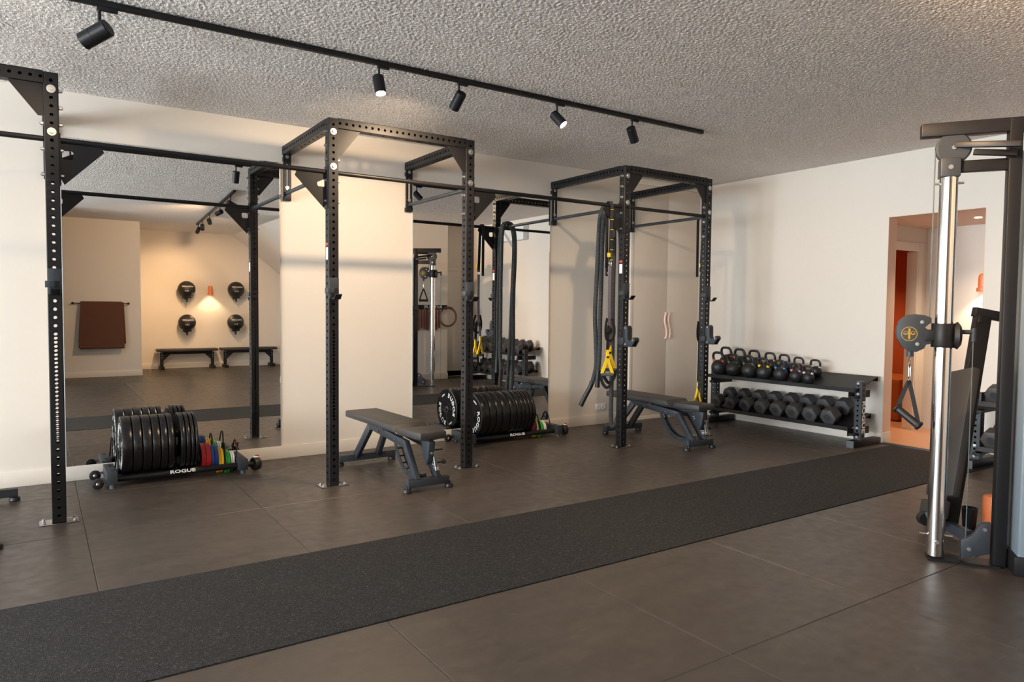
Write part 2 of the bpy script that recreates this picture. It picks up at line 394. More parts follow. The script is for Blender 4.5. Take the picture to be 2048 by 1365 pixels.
# corridor behind the doorway
CX1 = 6.75
struct('wall_corridor', B().b2(CX1, CX1+.1, -3.2, -.85, -.02, 2.5).b2(XE+T, CX1, -3.3, -3.2, -.02, 2.5), M['wall'])
b = B().b2(6.54, CX1, -.95, -.85, -.02, 2.4).b2(XE+T, 6.54, -.95, -.85, 2.05, 2.4).b2(XE+T, 5.60, -.95, -.85, -.02, 2.05)
struct('wall_corridor_left', b, M['wall'])
struct('trim_1', B().b2(6.525, 6.62, -.972, -.95, 0, 2.13).b2(5.56, 6.525, -.972, -.95, 2.035, 2.13).b2(6.50, 6.525, -.968, -.85, 0, 2.035), M['skirt'], .003)
struct('ceiling_corridor', B().b2(XE+T, CX1+.1, -3.3, -.85, DZ+.002, DZ+.1), M['jamb'])
struct('floor_corridor', B().b2(XE+.04, 8.2, -3.3, 1.1, -.03, .004), M['tiles'])
struct('trim_2', B().b2(XE-.02, XE+.04, DY0, DY1, -.01, .012), M['threshold'], .002)
struct('trim_3', B().b2(XE-.001, XE+T+.003, DY1-.004, DY1+.001, .0, DZ).b2(XE-.001, XE+T+.003, DY0-.001, DY0+.004, 0, DZ).b2(XE-.001, XE+T, DY0, DY1, DZ-.004, DZ+.002), M['jamb'])
struct('wall_orange_room', B().b2(XE+T, 8.2, 1.0, 1.1, -.02, 2.5).b2(8.1, 8.2, -.85, 1.0, -.02, 2.5).b2(CX1+.1, 8.1, -.86, -.82, -.02, 2.5), M['deep_orange'])
struct('ceiling_orange_room', B().b2(XE+T, 8.2, -.85, 1.1, 2.4, 2.45), M['deep_orange'])
o = tag(part('ottoman', B().b2(6.95, 7.75, -.58, .4, .004, .53), M['ottoman'], None, .04), 'ochre upholstered block seat in the orange room behind the doorway', 'seat')
# cupboard with two flush doors in the mirror wall
t = thing('built_in_cupboard', 'full-height pale cupboard with two flush doors and wavy pull handles beside the end wall', 'cupboard', (4.75, YW, 0))
part('surround', B().b2(-.62, -.57, -.02, 0, 0, 2.93).b2(.57, .63, -.02, 0, 0, 2.93).b2(-.57, .57, -.02, 0, 2.86, 2.93).b2(-.57, .57, -.02, 0, 0, .05), M['skirt'], t, .002)
for s in (-1, 1):
    d = part('door', B().b2(.0015 if s > 0 else -.568, .568 if s > 0 else -.0015, -.018, 0, .053, 2.857), M['cupboard'], t, .001)
    pts = [(s*(.045+.018*math.sin((z-.98)*17+(0 if s > 0 else 0.0))*(1)), -.04, z) for z in np.linspace(.98, 1.32, 14)]
    pts = [(s*.03+.018*math.sin((z-.98)*19), -.035, z) for z in np.linspace(1.0, 1.31, 16)]
    h = part('handle', B().tube([(pts[0][0], -.017, 1.0)]+pts+[(pts[-1][0], -.017, 1.31)], .012, 8), M['handle_pink'], d)
# sockets
t = thing('wall_socket', 'white double wall socket low on the wall behind the battle rope', 'socket', (3.70, YW, .2))
part('cover', B().b2(-.08, .08, -.010, 0, -.04, .04), M['whitepl'], t, .003)
for s in (-1, 1): part('outlet', B().lathe([(0, -.002), (.019, -.002), (.02, .006), (.027, .006), (.027, 0)], zto((s*.038, -.010, 0), (0, -1, 0)), 20), M['acwhite'], t)
# mirrors
def mirror(x0, x1, z0, z1, label):
    t = thing('wall_mirror', label, 'mirror', ((x0+x1)/2, YW, z0), group=None); w = (x1-x0)/2
    part('mirror_glass', B().b2(-w, w, -.008, -.0005, 0, z1-z0), M['mirror'], t, smooth=False)
    part('edge_trim', B().b2(-w-.004, -w, -.009, 0, 0, z1-z0).b2(w, w+.004, -.009, 0, 0, z1-z0).b2(-w-.004, w+.004, -.009, 0, -.004, 0), M['mirror_edge'], t)
mirror(-1.632, -.022, .108, 2.60, 'large wall mirror behind the left plate trolley, reflecting the medicine balls')
mirror(1.262, 2.925, .108, 2.57, 'large wall mirror behind the right plate trolley, reflecting the cable machine')

# ================================================================ power rig
TW = .0762; HP = .0508
def perf_face(bm, holes, L, w, r, M_, th=.005, n=10):
    """one wall of a square tube with real round holes; local x across, y along 0..L, z outward"""
    hs = sorted(h for h in holes if r < h < L-r); hw = w/2-.005
    bounds = [0]+[(a+b_)/2 for a, b_ in zip(hs, hs[1:])]+[L]
    def V(x, y, z): return bm.verts.new(M_ @ Vector((x, y, z)))
    if not hs:
        bm.faces.new([V(-hw, 0, 0), V(hw, 0, 0), V(hw, L, 0), V(-hw, L, 0)]); return
    def quad(y0, y1):
        bm.faces.new([V(-hw, y0, 0), V(hw, y0, 0), V(hw, y1, 0), V(-hw, y1, 0)]); bm.faces.new([V(-hw, y1, -th), V(hw, y1, -th), V(hw, y0, -th), V(-hw, y0, -th)])
    for i, h in enumerate(hs):
        y0, y1 = bounds[i], bounds[i+1]
        a0, a1 = max(y0, h-.0254), min(y1, h+.0254)
        if a0 > y0+1e-5: quad(y0, a0)
        if a1 < y1-1e-5: quad(a1, y1)
        y0, y1 = a0, a1
        ring = [(r*math.cos(2*PI*k/n+PI/n), h+r*math.sin(2*PI*k/n+PI/n)) for k in range(n)]
        def cell(z, flip):
            c = [V(-hw, y0, z), V(hw, y0, z), V(hw, y1, z), V(-hw, y1, z)]; q = [V(x, y, z) for x, y in ring]
            # sectors : right, top, left, bottom corners
            ang = [math.atan2(y-h, x) for x, y in ring]
            idx = lambda cx, cy: min(range(n), key=lambda k: (ring[k][0]-cx*r*.7)**2+(ring[k][1]-h-cy*r*.7)**2)
            cor = [(1, 1, c[2]), (-1, 1, c[3]), (-1, -1, c[0]), (1, -1, c[1])]
            for j in range(4):
                k0 = idx(cor[j][0], cor[j][1]); k1 = idx(cor[(j+1) % 4][0], cor[(j+1) % 4][1])
                ks = [k0]
                while ks[-1] != k1: ks.append((ks[-1]+1) % n)
                f = [cor[j][2], cor[(j+1) % 4][2]]+[q[k] for k in ks[::-1]]
                bm.faces.new(f[::-1] if flip else f)
            return q
        qo = cell(0, False); qi = cell(-th, True)
        for k in range(n):
            j = (k+1) % n; bm.faces.new((qo[j], qo[k], qi[k], qi[j]))
def perf_tube(L, hA, hB, w=TW, r=.0105):
    """square tube along +Z; hA holes through the +-Y walls, hB through the +-X walls; x,y centred"""
    b = B(); h = w/2
    for i in range(4):
        R = Matrix.Rotation(i*PI/2, 4, 'Z')
        F = cam_M((0, -h, 0), (1, 0, 0), (0, 0, 1))
        perf_face(b.bm, hA if i % 2 == 0 else hB, L, w, r, R @ F)
        c = .005; rr = [(h-c, -h), (h-c*.35, -h+c*.35*0+c*.1), (h-c*.1, -h+c*.35), (h, -h+c)]
        rr = [(h-c+c*math.sin(a), -h+c-c*math.cos(a)) for a in (0, PI/6, PI/3, PI/2)]
        for p, q in zip(rr, rr[1:]):
            v = [b.bm.verts.new(R @ Vector((x, y, z))) for (x, y), z in ((p, 0), (q, 0), (q, L), (p, L))]; b.bm.faces.new(v)
    b.b2(-h+.003, h-.003, -h+.003, h-.003, L-.004, L).b2(-h+.003, h-.003, -h+.003, h-.003, 0, .004)
    return b
RH = 2.743
rig = thing('wall_mounted_power_rig', 'black perforated steel power rig bolted to the floor and mirror wall', 'power rack', (0, 0, 0))
zs = []; z = RH-.053
while z > 1.12: zs.append(z); z -= HP
z0_ = zs[-1]-HP/2; z = z0_
while z > .50: zs.append(z); z -= HP/2
z -= HP/2
while z > .04: zs.append(z); z -= HP
zside = [RH-.053-HP*k for k in range(53)]
UX = [-2.912, -1.7437, 0, 1.168, 2.924, 4.092]
def rosette(b, c, d, r=.021, k=1):
    """washer and hex bolt head proud of a face; d outward"""
    d = Vector(d); c = Vector(c)
    b.cyl(c, c+d*.003, r, 20).cyl(c+d*.003, c+d*.011*k, .011, 6)
    if k > 1: b.cyl(c, c+d*.014*k, .006, 8)
    return b
def make_upright():
    u = part('upright', perf_tube(RH-.006, zs, zside), M['steel'], rig, norm=False, smooth=False)
    bp = part('base_plate', B().b2(-.105, .105, -.065, .065, 0, .006), M['dark_chrome'], u, .002)
    for sx in (-1, 1):
        for sy in (-1, 1): part('bolt', B().cyl((sx*.082, sy*.033, .007), (sx*.082, sy*.033, .009), .014).cyl((sx*.082, sy*.033, .009), (sx*.082, sy*.033, .02), .0095, 6), M['zinc'], u)
    # front through-bolts and side bolts of the brackets
    for zb in (RH-.104, RH-.104-5*HP): part('bolt', rosette(B(), (0, -TW/2, zb), (0, -1, 0), .024), M['zinc'], u)
    for k in (1, 2.5, 5, 8, 11):
        zb = RH-.104-(k-1)*HP if k != 2.5 else RH-.104-2*HP
        for sx in (-1, 1): part('bolt', rosette(B(), (sx*TW/2, -.004, zb), (sx, 0, 0), .013, 1.6), M['zinc'], u)
    return u
u0 = make_upright(); ups = [u0]+[copy_tree(u0, rig) for _ in range(5)]
for u, x in zip(ups, UX): u.location = (x+TW/2, TW/2, 0)
for i, zz in enumerate(zs[12:31]):
    nm_ = lettering(str(20-i), .016, cam_M((-.024, -TW/2-.0004, zz+.019), (1, 0, 0), (0, 0, 1)), M['rubber'], ups[1], .0004, 1.3, name='number_mark')
    for u in ups[2:]:
        c_ = nm_.copy(); COL.objects.link(c_); c_.parent = u
for i in (2, 4):   # safety stickers on the left faces
    st = part('warning_sticker', B().b2(-.0012, 0, -.02, .02, 0, .09), M['white'], ups[i], label='white sticker with red stripe'); st.location = (-TW/2, 0, 1.70 if i == 2 else 1.70)
    part('red_stripe', B().b2(-.0018, -.001, -.02, .02, .105, .125), M['sticker_red'], ups[i]).location = (-TW/2, 0, 1.70)
# crossmembers
CL = 1.168-TW
hx = [.0127+HP*k for k in range(int(CL/HP)+1)]; hx = [h+(CL-hx[-1]-.0127)/2+0 for h in hx]
def crossX(x):
    c = part('crossmember', perf_tube(CL, hx[1::2], hx), M['steel'], rig, norm=False, smooth=False)
    # local z->X, local x-> holes through +-X walls become front/back
    c.matrix_local = cam_M((x+TW, TW/2, RH-TW/2), (0, 1, 0), (0, 0, 1)); return c
for x in (UX[0], UX[2], UX[4]): crossX(x)
YL = 1.168-TW+.02
hy = [.03+HP*k for k in range(int((YL-.03)/HP)+1)]
for x in UX[1:]:
    c = part('wall_crossmember', perf_tube(YL, hy[1::2], hy), M['steel'], rig, norm=False, smooth=False)
    c.matrix_local = cam_M((x+TW/2, TW, RH-TW/2), (-1, 0, 0), (0, 0, 1))
    # slotted wall bracket with two bolts, and the pull-up bar down to it
    o_ = []; i_ = []
    n = 24
    for k in range(n):
        a = 2*PI*k/n; cx, cy = math.cos(a), math.sin(a)
        o_.append((max(-.034, min(.034, cx*.048)), max(-.2, min(.2, cy*.3))))
        i_.append((.009*cx, (.105 if cy > 0 else -.105)+.009*cy))
    w = part('wall_bracket', B().plate_hole(o_, i_, .008, cam_M((x+TW/2, 1.168, RH-.076-.19), (1, 0, 0), (0, 0, 1))).b2(x+.005, x+.071, 1.168, YW-.001, RH-.47, RH-.43).b2(x+.005, x+.071, 1.168, YW-.001, RH-.13, RH-.09), M['steel'], rig, .001)
    for zz in (2.652, 2.385): part('bolt', rosette(B(), (x+TW/2, 1.164, zz), (0, -1, 0), .016, 1.2), M['zinc'], w)
    yb = part('pull_up_bar', B().cyl((x+TW/2, TW, 2.34), (x+TW/2, 1.168, 2.34), .0165, 20).cyl((x+TW/2, TW, 2.34), (x+TW/2, TW+.012, 2.34), .028, 20), M['steel_blue'], rig)
# top gussets and pull-up bars
def gusset(x, s, z, a=.17, y=.018, slot=False):
    poly = [(0, 0), (s*a, 0), (s*a, -.012), (s*.03, -a-.02), (0, -a-.02)]
    b = B()
    if not slot: b.prism(poly, .006, cam_M((x, y, z), (1, 0, 0), (0, 0, 1)))
    else:
        n = 28; o_ = []; i_ = []
        c = (s*.065, -.075)
        P = [(0, .0), (s*a, .0), (s*a, -.012), (s*.02, -a), (0, -a)]
        for k in range(n):
            an = 2*PI*k/n; d = (math.cos(an), math.sin(an)); best = 9
            for p, q in zip(P, P[1:]+P[:1]):
                ex, ey = q[0]-p[0], q[1]-p[1]; den = d[0]*ey-d[1]*ex
                if abs(den) < 1e-9: continue
                tt = ((p[0]-c[0])*ey-(p[1]-c[1])*ex)/den; uu = ((p[0]-c[0])*d[1]-(p[1]-c[1])*d[0])/den
                if tt > 1e-6 and -1e-6 <= uu <= 1+1e-6: best = min(best, tt)
            o_.append((c[0]+d[0]*best, c[1]+d[1]*best))
            m_ = max(abs(d[0])/.030, abs(d[1])/.026); rr = min(1/m_, .034)
            i_.append((c[0]-s*.022+d[0]*rr, c[1]+d[1]*rr))
        b.plate_hole(o_, i_, .006, cam_M((x, y, z), (1, 0, 0), (0, 0, 1)))
        b.b2(min(x, x+s*.006), max(x, x+s*.006), y-.03, y+.04, z-a, z+.05)
    return part('gusset', b, M['steel'], rig)
for x in (UX[0], UX[2], UX[4]):
    gusset(x+TW, 1, RH-TW); gusset(x+TW+CL, -1, RH-TW)
    part('pull_up_bar', B().cyl((x+TW, TW/2, 2.345), (x+TW+CL, TW/2, 2.345), .0165, 20), M['steel'], rig)
for xa, xb in ((UX[1]+TW, UX[2]), (UX[3]+TW, UX[4])):
    part('pull_up_bar', B().cyl((xa, TW/2, 2.345), (xb, TW/2, 2.345), .0175, 20), M['steel'], rig)
    gusset(xa, 1, 2.335, .26, TW/2, True); gusset(xb, -1, 2.335, .26, TW/2, True)

# hooks on the uprights
def j_cup():
    t = thing('j_cup', '', 'barbell hook', group='small flat hooks on the rig uprights')
    part('back_plate', B().b2(-.036, .036, -.010, 0, -.02, .135), M['steel_blue'], t, .003)
    part('hook_arm', B().tube([(0, -.008, -.012), (0, -.04, -.022), (0, -.075, -.02), (0, -.095, .002), (0, -.105, .012)], 0, flat=(.05, .009), up=(0, 0, 1)).b2(-.025, .025, -.012, -.002, -.02, .06), M['steel'], t, .001)
    part('side_clip', B().b2(-.05, -.0385, -.012, .055, .02, .06).b2(-.045, .0, -.014, -.010, .02, .06), M['steel_blue'], t, .002)
    return t
jc = j_cup()
for i, (k, lab) in enumerate(((1, 'flat black barbell hook on the leftmost upright, nearest the camera'), (2, 'flat black barbell hook on the upright left of the front bench'), (3, 'flat black barbell hook on the upright in front of the right mirror'), (4, 'flat black barbell hook on the upright beside the battle rope, above the thick hook'), (5, 'flat black barbell hook on the rightmost upright, above the thick hook'))):
    j = jc if i == 0 else dup(jc); j.location = (UX[k]+TW/2, -.0005, 1.43 if k < 4 else 1.47); j['label'] = lab
def big_cup():
    t = thing('sandwich_hook', '', 'barbell hook', group='thick rubber-lined hooks on the rig uprights')
    poly = [(.0, -.055), (.0, .12)]+[(-.03+.03*math.cos(a), .12+.03*math.sin(a)) for a in np.linspace(0.2, PI, 8)]+[(-.062, .03), (-.075, .008), (-.10, .004)]+[(-.135+.028*math.cos(a), .012+.028*math.sin(a)) for a in np.linspace(1.9, 4.2, 7)][::1]+[(-.12, -.055)]
    poly = [(-p[0], p[1]) for p in poly]
    F = Matrix(((0, 0, 1, 0), (-1, 0, 0, 0), (0, 1, 0, 0), (0, 0, 0, 1)))
    for s in (-1, 1): part('side_plate', B().prism(poly, .012, Matrix.Translation((s*.026, 0, 0)) @ F), M['steel_blue'], t, .003)
    part('liner', B().prism([(p[0]*.97+.002, p[1]*.97) for p in poly], .036, F), M['rubber'], t)
    b = B()
    for p in ((-.032, .125), (-.135, .012), (-.035, -.03)): b.cyl((-.036, p[0], p[1]), (.036, p[0], p[1]), .008, 12)
    part('bolt', b, M['zinc'], t); part('collar_strap', B().b2(-.048, -.0385, -.02, .06, -.03, .03).b2(.0385, .048, -.02, .06, -.03, .03).b2(-.048, .048, -.022, -.001, -.03, .03), M['steel_blue'], t, .002)
    return t
bc = big_cup()
for i, (k, lab) in enumerate(((4, 'thick dark grey rubber-lined hook at bench height on the upright beside the battle rope'), (5, 'thick dark grey rubber-lined hook at bench height on the rightmost rig upright'))):
    j = bc if i == 0 else dup(bc); j.location = (UX[k]+TW/2, -.0005, 1.045); j['label'] = lab

# ================================================================ adjustable benches
def make_bench():
    t = thing('adjustable_bench', '', 'weight bench')
    st = M['steel_blue']
    def pad(y0, y1, w0, w1, z, th, name, cut):
        b = B(); hw0, hw1 = w0/2, w1/2
        sec = lambda y, w, z0, z1: [b.bm.verts.new(v) for v in ((-w, y, z0), (w, y, z0), (w, y, z1), (-w, y, z1))]
        a = sec(y0, hw0, z-th, z); c = sec(y1, hw1, z-th, z)
        if cut < 0:   # chamfer at the y0 end (towards the seat)
            for v in a[2:]: v.co.y += .05
        if cut > 0:
            for v in c[2:]: v.co.y -= .05
        b.bm.faces.new(a); b.bm.faces.new(c[::-1])
        for k in range(4): b.bm.faces.new((a[k], c[k], c[(k+1) % 4], a[(k+1) % 4]))
        p = part(name, b, M['vinyl'], t, .014); return p
    pad(-.20, .76, .30, .30, .455, .058, 'back_pad', -1); pad(-.55, -.215, .22, .29, .445, .058, 'seat_pad', 1)
    part('pad_support', B().b2(-.06, -.03, -.15, .6, .372, .398).b2(.03, .06, -.15, .6, .372, .398).b2(-.1, .1, .1, .14, .37, .4), st, t)
    part('seat_support', B().bar((0, -.25, .36), (0, -.5, .375), .05, .025).b2(-.06, .06, -.5, -.3, .375, .388).prism([(-.0, .37), (.13, .37), (.10, .25), (.05, .19), (.02, .25)], .05, Matrix.Translation((0, -.53, 0)) @ Matrix(((0, 0, 1, 0), (1, 0, 0, 0), (0, 1, 0, 0), (0, 0, 0, 1)))), st, t, .003)
    for s in (-1, 1): part('side_rail', B().bar((s*.075, .42, .375), (s*.075, -.27, .315), .035, .06), st, t, .003)
    for s in (-1, 1): part('leg', B().bar((s*.075, .39, .36), (s*.10, .63, .075), .038, .06), st, t, .003)
    for s in (-1, 1): part('leg', B().bar((s*.075, -.25, .33), (s*.085, -.455, .075), .04, .06), st, t, .003)
    part('rear_crossbar', B().b2(-.26, .26, .61, .67, .035, .09), st, t, .004)
    fc = part('front_crossbar', B().b2(-.17, .17, -.49, -.43, .035, .09).prism([(-.035, .03), (.035, .03), (.025, .105), (-.025, .105)], .008, Matrix.Translation((-.17, -.46, 0)) @ Matrix(((0, 0, 1, 0), (1, 0, 0, 0), (0, 1, 0, 0), (0, 0, 0, 1)))), st, t, .003)
    for x, y in ((-.24, .65), (.24, .65), (-.175, -.47), (.175, -.47)):
        part('foot', B().lathe([(0, 0), (.03, 0), (.034, .006), (.03, .028), (.012, .03), (.012, .05), (0, .05)], Matrix.Translation((x, y, 0)), 20), M['rubber'], t)
    # curved ladder with notches
    n = 14; arc = []
    for k in range(n+1):
        a = math.radians(200+ 85*k/n); arc.append((.30*math.cos(a)+.06, .30*math.sin(a)+.38))
    ang = [math.radians(270 + 0)]
    b = B(); R1, R2 = .325, .285; cy, cz = -.27, .385; P = []
    aa = [math.radians(v) for v in np.linspace(-8, -112, 18)]
    P = [(cy+.22+0*R1, 0)]
    outer = [(.02+R1*math.cos(a)-.31+.02, .37+R1*math.sin(a)) for a in aa]; inner = [(.02+R2*math.cos(a)-.31+.02, .37+R2*math.sin(a)) for a in aa]
    F = Matrix(((0, 0, 1, 0), (1, 0, 0, 0), (0, 1, 0, 0), (0, 0, 0, 1)))
    for s in (-.028, .028): b.prism(outer+inner[::-1], .006, Matrix.Translation((s, 0, 0)) @ F)
    lad = part('ladder_arc', b, st, t)
    b = B()
    for a in aa[1:-1:2]: b.cyl((-.033, -.27+.305*math.cos(a), .37+.305*math.sin(a)), (.033, -.27+.305*math.cos(a), .37+.305*math.sin(a)), .006, 8)
    part('notch_pins', b, M['rubber'], lad)
    part('gas_strut', B().cyl((.03, -.50, .27), (.045, -.505, .17), .015, 16).cyl((.045, -.505, .17), (.05, -.508, .15), .02, 16), M['chrome'], t)
    part('pop_pin', B().cyl((.03, -.48, .2), (.12, -.48, .2), .006).sph((.125, -.48, .2), .018, 12), M['rubber'], t)
    part('hinge_pin', B().cyl((.03, -.5, .30), (.10, -.5, .30), .006), M['rubber'], t)
    for x, y, z in ((-.02, -.548, .29), (.005, -.548, .29)): part('bolt', B().cyl((x, y, z), (x, y-.012, z), .008, 10), M['zinc'], t)
    for y, z in ((.2, .352), (-.1, .327)): part('bolt', B().cyl((-.0925, y, z), (-.100, y, z), .008, 10), M['zinc'], t)
    d = Vector((.085, -.455, .075))-Vector((.075, -.25, .33)); d.normalize()
    nrm = Vector((0, -1, 0))-d*Vector((0, -1, 0)).dot(d); nrm.normalize(); yv = nrm.cross(d)
    lettering('ROGUE', .058, cam_M(Vector((.081, -.355, .20))+nrm*.0315, d, yv), M['white'], t, .001, 1.1)
    return t
bn = make_bench(); bn.location = (.575, .0, 0); bn.rotation_euler = (0, 0, math.radians(1.5)); bn['label'] = 'dark grey adjustable weight bench laid flat between the two left middle uprights'; bn['group'] = 'adjustable benches in the rig'
dup(bn, (3.53, 0, 0), math.radians(-1), 'dark grey adjustable weight bench laid flat behind the battle rope and straps')
dup(bn, (-2.185, .1, 0), math.radians(.3), 'adjustable bench whose foot shows at the left edge of the photo')

# ================================================================ plate trolleys and plates
def make_trolley(L):
    t = thing('plate_trolley', '', 'plate rack')
    st = M['steel']; h = L/2
    for s in (-1, 1):
        r_ = part('rail', B().cyl((-h+.03, s*.12, .06), (h-.03, s*.12, .06), .024, 20), st, t)
        if s < 0: lettering('ROGUE', .036, cam_M((.02, -.12-.0228, .068), (1, 0, 0), (0, .3, 1)), M['white'], r_, .0008, 1.5)
    for s in (-1, 1):
        eb = part('end_block', B().b2(s*h-.035, s*h+.035, -.19, .19, .03, .118), M['steel_blue'], t, .004)
        for y in (-.1, .1): part('bolt', B().cyl((s*h, y, .118), (s*h, y, .122), .013, 12), M['rubber'], eb)
        for y in (-.16, .16): part('foot', B().cyl((s*h, y, 0), (s*h, y, .03), .018, 16), M['foam'], t)
        if s < 0:
            for y in (-.155, .155):
                w = part('wheel', B().lathe([(.0, -.014), (.030, -.014), (.038, -.01), (.040, 0), (.038, .01), (.030, .014), (0, .014)], zto((-h-.09, y, .0425), (0, 1, 0)), 28), M['rubber'], t)
                part('hub_bolt', B().sph((-h-.09, y-.015, .0425), 0.013, 14, (1, .5, 1)), M['chrome'], w)
                part('wheel_bracket', B().bar((-h-.03, y-.018, .062), (-h-.095, y-.018, .05), .003, .03, (0, 1, 0)).bar((-h-.03, y+.018, .062), (-h-.095, y+.018, .05), .003, .03, (0, 1, 0)), st, t)
    part('storage_peg', B().cyl((h+.03, -.12, .06), (h+.10, -.12, .06), .022, 16), st, t)
    return t
def divider(t, x, hgt, lean=.01):
    part('divider_hoop', B().tube([(x, -.11, .075), (x+lean, -.05, hgt-.04), (x+lean, -.02, hgt), (x+lean, .02, hgt), (x+lean, .05, hgt-.04), (x, .11, .075)], .006, 8, smooth=2), M['steel'], t)
def plate_mesh(th, letters):
    R = .225; F = zto((0, 0, 0), (1, 0, 0)); h = th/2
    pr = [(.026, -h+.004), (.055, -h+.004), (.058, -h+.001), (.075, -h+.001), (.078, -h+.006), (.165, -h+.006), (.195, -h+.0015), (.213, -h), (.221, -h+.003), (R, -h+.01)]
    pr = pr+[(r, -z) for r, z in pr[::-1]]+[pr[0]]
    return B().lathe(pr, F, 56)
def make_bumper(th, letters=False):
    t = thing('bumper_plate', '', 'weight plate')
    body = part('disc', plate_mesh(th, 0), M['plate'], t)
    part('hub_ring', B().lathe([(.0252, -th/2), (.031, -th/2), (.031, th/2), (.0252, th/2), (.0252, -th/2)], zto((0, 0, 0), (1, 0, 0)), 28), M['zinc'], t)
    if letters:
        b = B(); x0 = -th/2+.0045
        for base in (150, 330):
            for i, ch in enumerate('ROGUE'):
                a = math.radians(base+44-22*i); ctr = Vector((x0, -math.cos(a)*.150, math.sin(a)*.150))
                up = Vector((0, -math.cos(a), math.sin(a))); xd = up.cross(Vector((-1, 0, 0)))
                add_text(b, ch, .062, cam_M(ctr, xd, up), .0016, 1.15)
        for base in (60, 240):
            for dd in (-7, 0, 7):
                a2 = math.radians(base+dd); ctr = Vector((x0, -math.cos(a2)*.16, math.sin(a2)*.16)); up = Vector((0, -math.cos(a2), math.sin(a2))); xd = up.cross(Vector((-1, 0, 0)))
                add_text(b, 'KG' if dd else '20', .018, cam_M(ctr, xd, up), .001, 1.0)
        part('lettering', b, M['white'], t, smooth=False, norm=False)
    return t
_pl = {}
ORD = ['first', 'second', 'third', 'fourth', 'fifth', 'sixth', 'seventh', 'eighth', 'ninth', 'tenth']
def put_plates(X, Y, edges, where, lean=0, grp=''):
    hz = .06+math.sqrt(.249**2-.12**2)+.0015
    for i, (a, c) in enumerate(edges):
        th = round(c-a-.003, 3); key = (th, i == 0)
        if key not in _pl: _pl[key] = p = make_bumper(th, i == 0); new = True
        else: p = dup(_pl[key])
        p.location = ((a+c)/2, Y, hz)
        p['label'] = '%s large black bumper plate from the left on the trolley under the %s mirror' % (ORD[i], where)
        p['group'] = 'black bumper plates on the %s trolley' % where
def small_plate(x, Y, r, th, m, name, lab, grp, lowered=False):
    R = r+.024; hz = .06+math.sqrt(max(R*R-.0144, 0))+.001 if not lowered else r+.006
    F = zto((0, 0, 0), (1, 0, 0)); h = th/2
    t = thing('change_plate', lab, 'weight plate', (x, Y, hz), group=grp)
    pr = [(.026, -h), (.045, -h), (.05, -h+.003), (r-.02, -h+.003), (r-.015, -h), (r-.003, -h), (r, -h+.003)]
    part('disc', B().lathe(pr+[(a, -z) for a, z in pr[::-1]]+[pr[0]], F, 40), M[m], t)
    part('hub_ring', B().lathe([(.0252, -h), (.029, -h), (.029, h), (.0252, h), (.0252, -h)], F, 20), M['zinc'], t)
def collar(x, y, z, rz, lab):
    t = thing('barbell_collar', lab, 'barbell collar', (x, y, z), rz, 'barbell collars on the trolley ends'); t.scale = (1.25,)*3
    part('ring', B().lathe([(.026, -.02), (.040, -.02), (.043, -.012), (.043, .012), (.040, .02), (.026, .02), (.026, -.02)], zto((0, 0, 0), (1, 0, 0)), 24), M['rubber'], t)
    part('lever', B().tube([(0, .03, .03), (.015, .05, .02), (.03, .07, -.005), (.045, .075, -.02)], 0, flat=(.02, .008), smooth=1), M['rubber'], t)
    part('badge', B().b2(-.012, .012, -.02, .012, .042, .046), M['whitepl'], t)
    part('tab', B().b2(.012, .03, .01, .03, .035, .05), M['red'], t, .002)
def load_trolley(X0, X1, Y, edges, smalls, where, hoops):
    L = X1-X0; t = make_trolley(L); t.location = ((X0+X1)/2, Y, 0); t['group'] = 'plate trolleys along the mirror wall'
    t['label'] = 'low black wheeled plate trolley loaded with weight plates under the %s mirror' % where
    for x, hh in hoops: divider(t, x-(X0+X1)/2, hh)
    put_plates(0, Y, edges, where)
    cnt = {}
    for (x, r, th, m) in smalls:
        low = m == 'whitepl'; cnt[m] = cnt.get(m, 0)+1
        cn = {'red': 'red', 'blue': 'blue', 'yelpl': 'yellow', 'green': 'green', 'whitepl': 'white'}[m]
        tot = sum(1 for q in smalls if q[3] == m)
        lab = ('%s small %s change plate on the trolley under the %s mirror' % ({1: 'left-hand', 2: 'right-hand', 3: 'third'}[cnt[m]] if tot > 1 else 'single', cn, where))
        small_plate(x, Y, r, th, m, '', lab, 'coloured change plates on the %s trolley' % where, low)
    return t
X = [-1.300, -1.226, -1.162, -1.098, -1.040, -.990, -.944]
ed = [(X[i], X[i+1]) for i in range(6)]+[(-.905, -.866), (-.866, -.832), (-.832, -.802), (-.802, -.775)]
load_trolley(-1.362, -.44, .945, ed, [(-.722, .114, .034, 'red'), (-.686, .114, .034, 'red'), (-.654, .108, .028, 'blue'), (-.624, .108, .028, 'blue'), (-.602, .101, .02, 'yelpl'), (-.580, .101, .02, 'yelpl'), (-.548, .097, .017, 'green'), (-.529, .097, .017, 'green'), (-.506, .078, .014, 'whitepl'), (-.489, .078, .014, 'whitepl')], 'left', [(-1.322, .27), (-.925, .24), (-.745, .24), (-.565, .235), (-.475, .25)])
collar(-.33, .825, .06, .3, 'black barbell collar on the end peg of the trolley under the left mirror')
X = [1.752, 1.872, 1.948, 2.020, 2.112, 2.192, 2.252, 2.298, 2.342, 2.386, 2.428]
X[0] = 1.775
ed = [(X[i], X[i+1]) for i in range(10)]
load_trolley(1.70, 2.76, .945, ed, [(2.470, .114, .034, 'red'), (2.506, .108, .028, 'blue'), (2.536, .101, .022, 'yelpl'), (2.60, .097, .026, 'green'), (2.642, .078, .014, 'whitepl'), (2.66, .078, .014, 'whitepl')], 'right', [(1.745, .27), (2.565, .235), (2.70, .25)])
collar(2.87, .825, .06, -.2, 'black barbell collar on the end peg of the trolley under the right mirror')

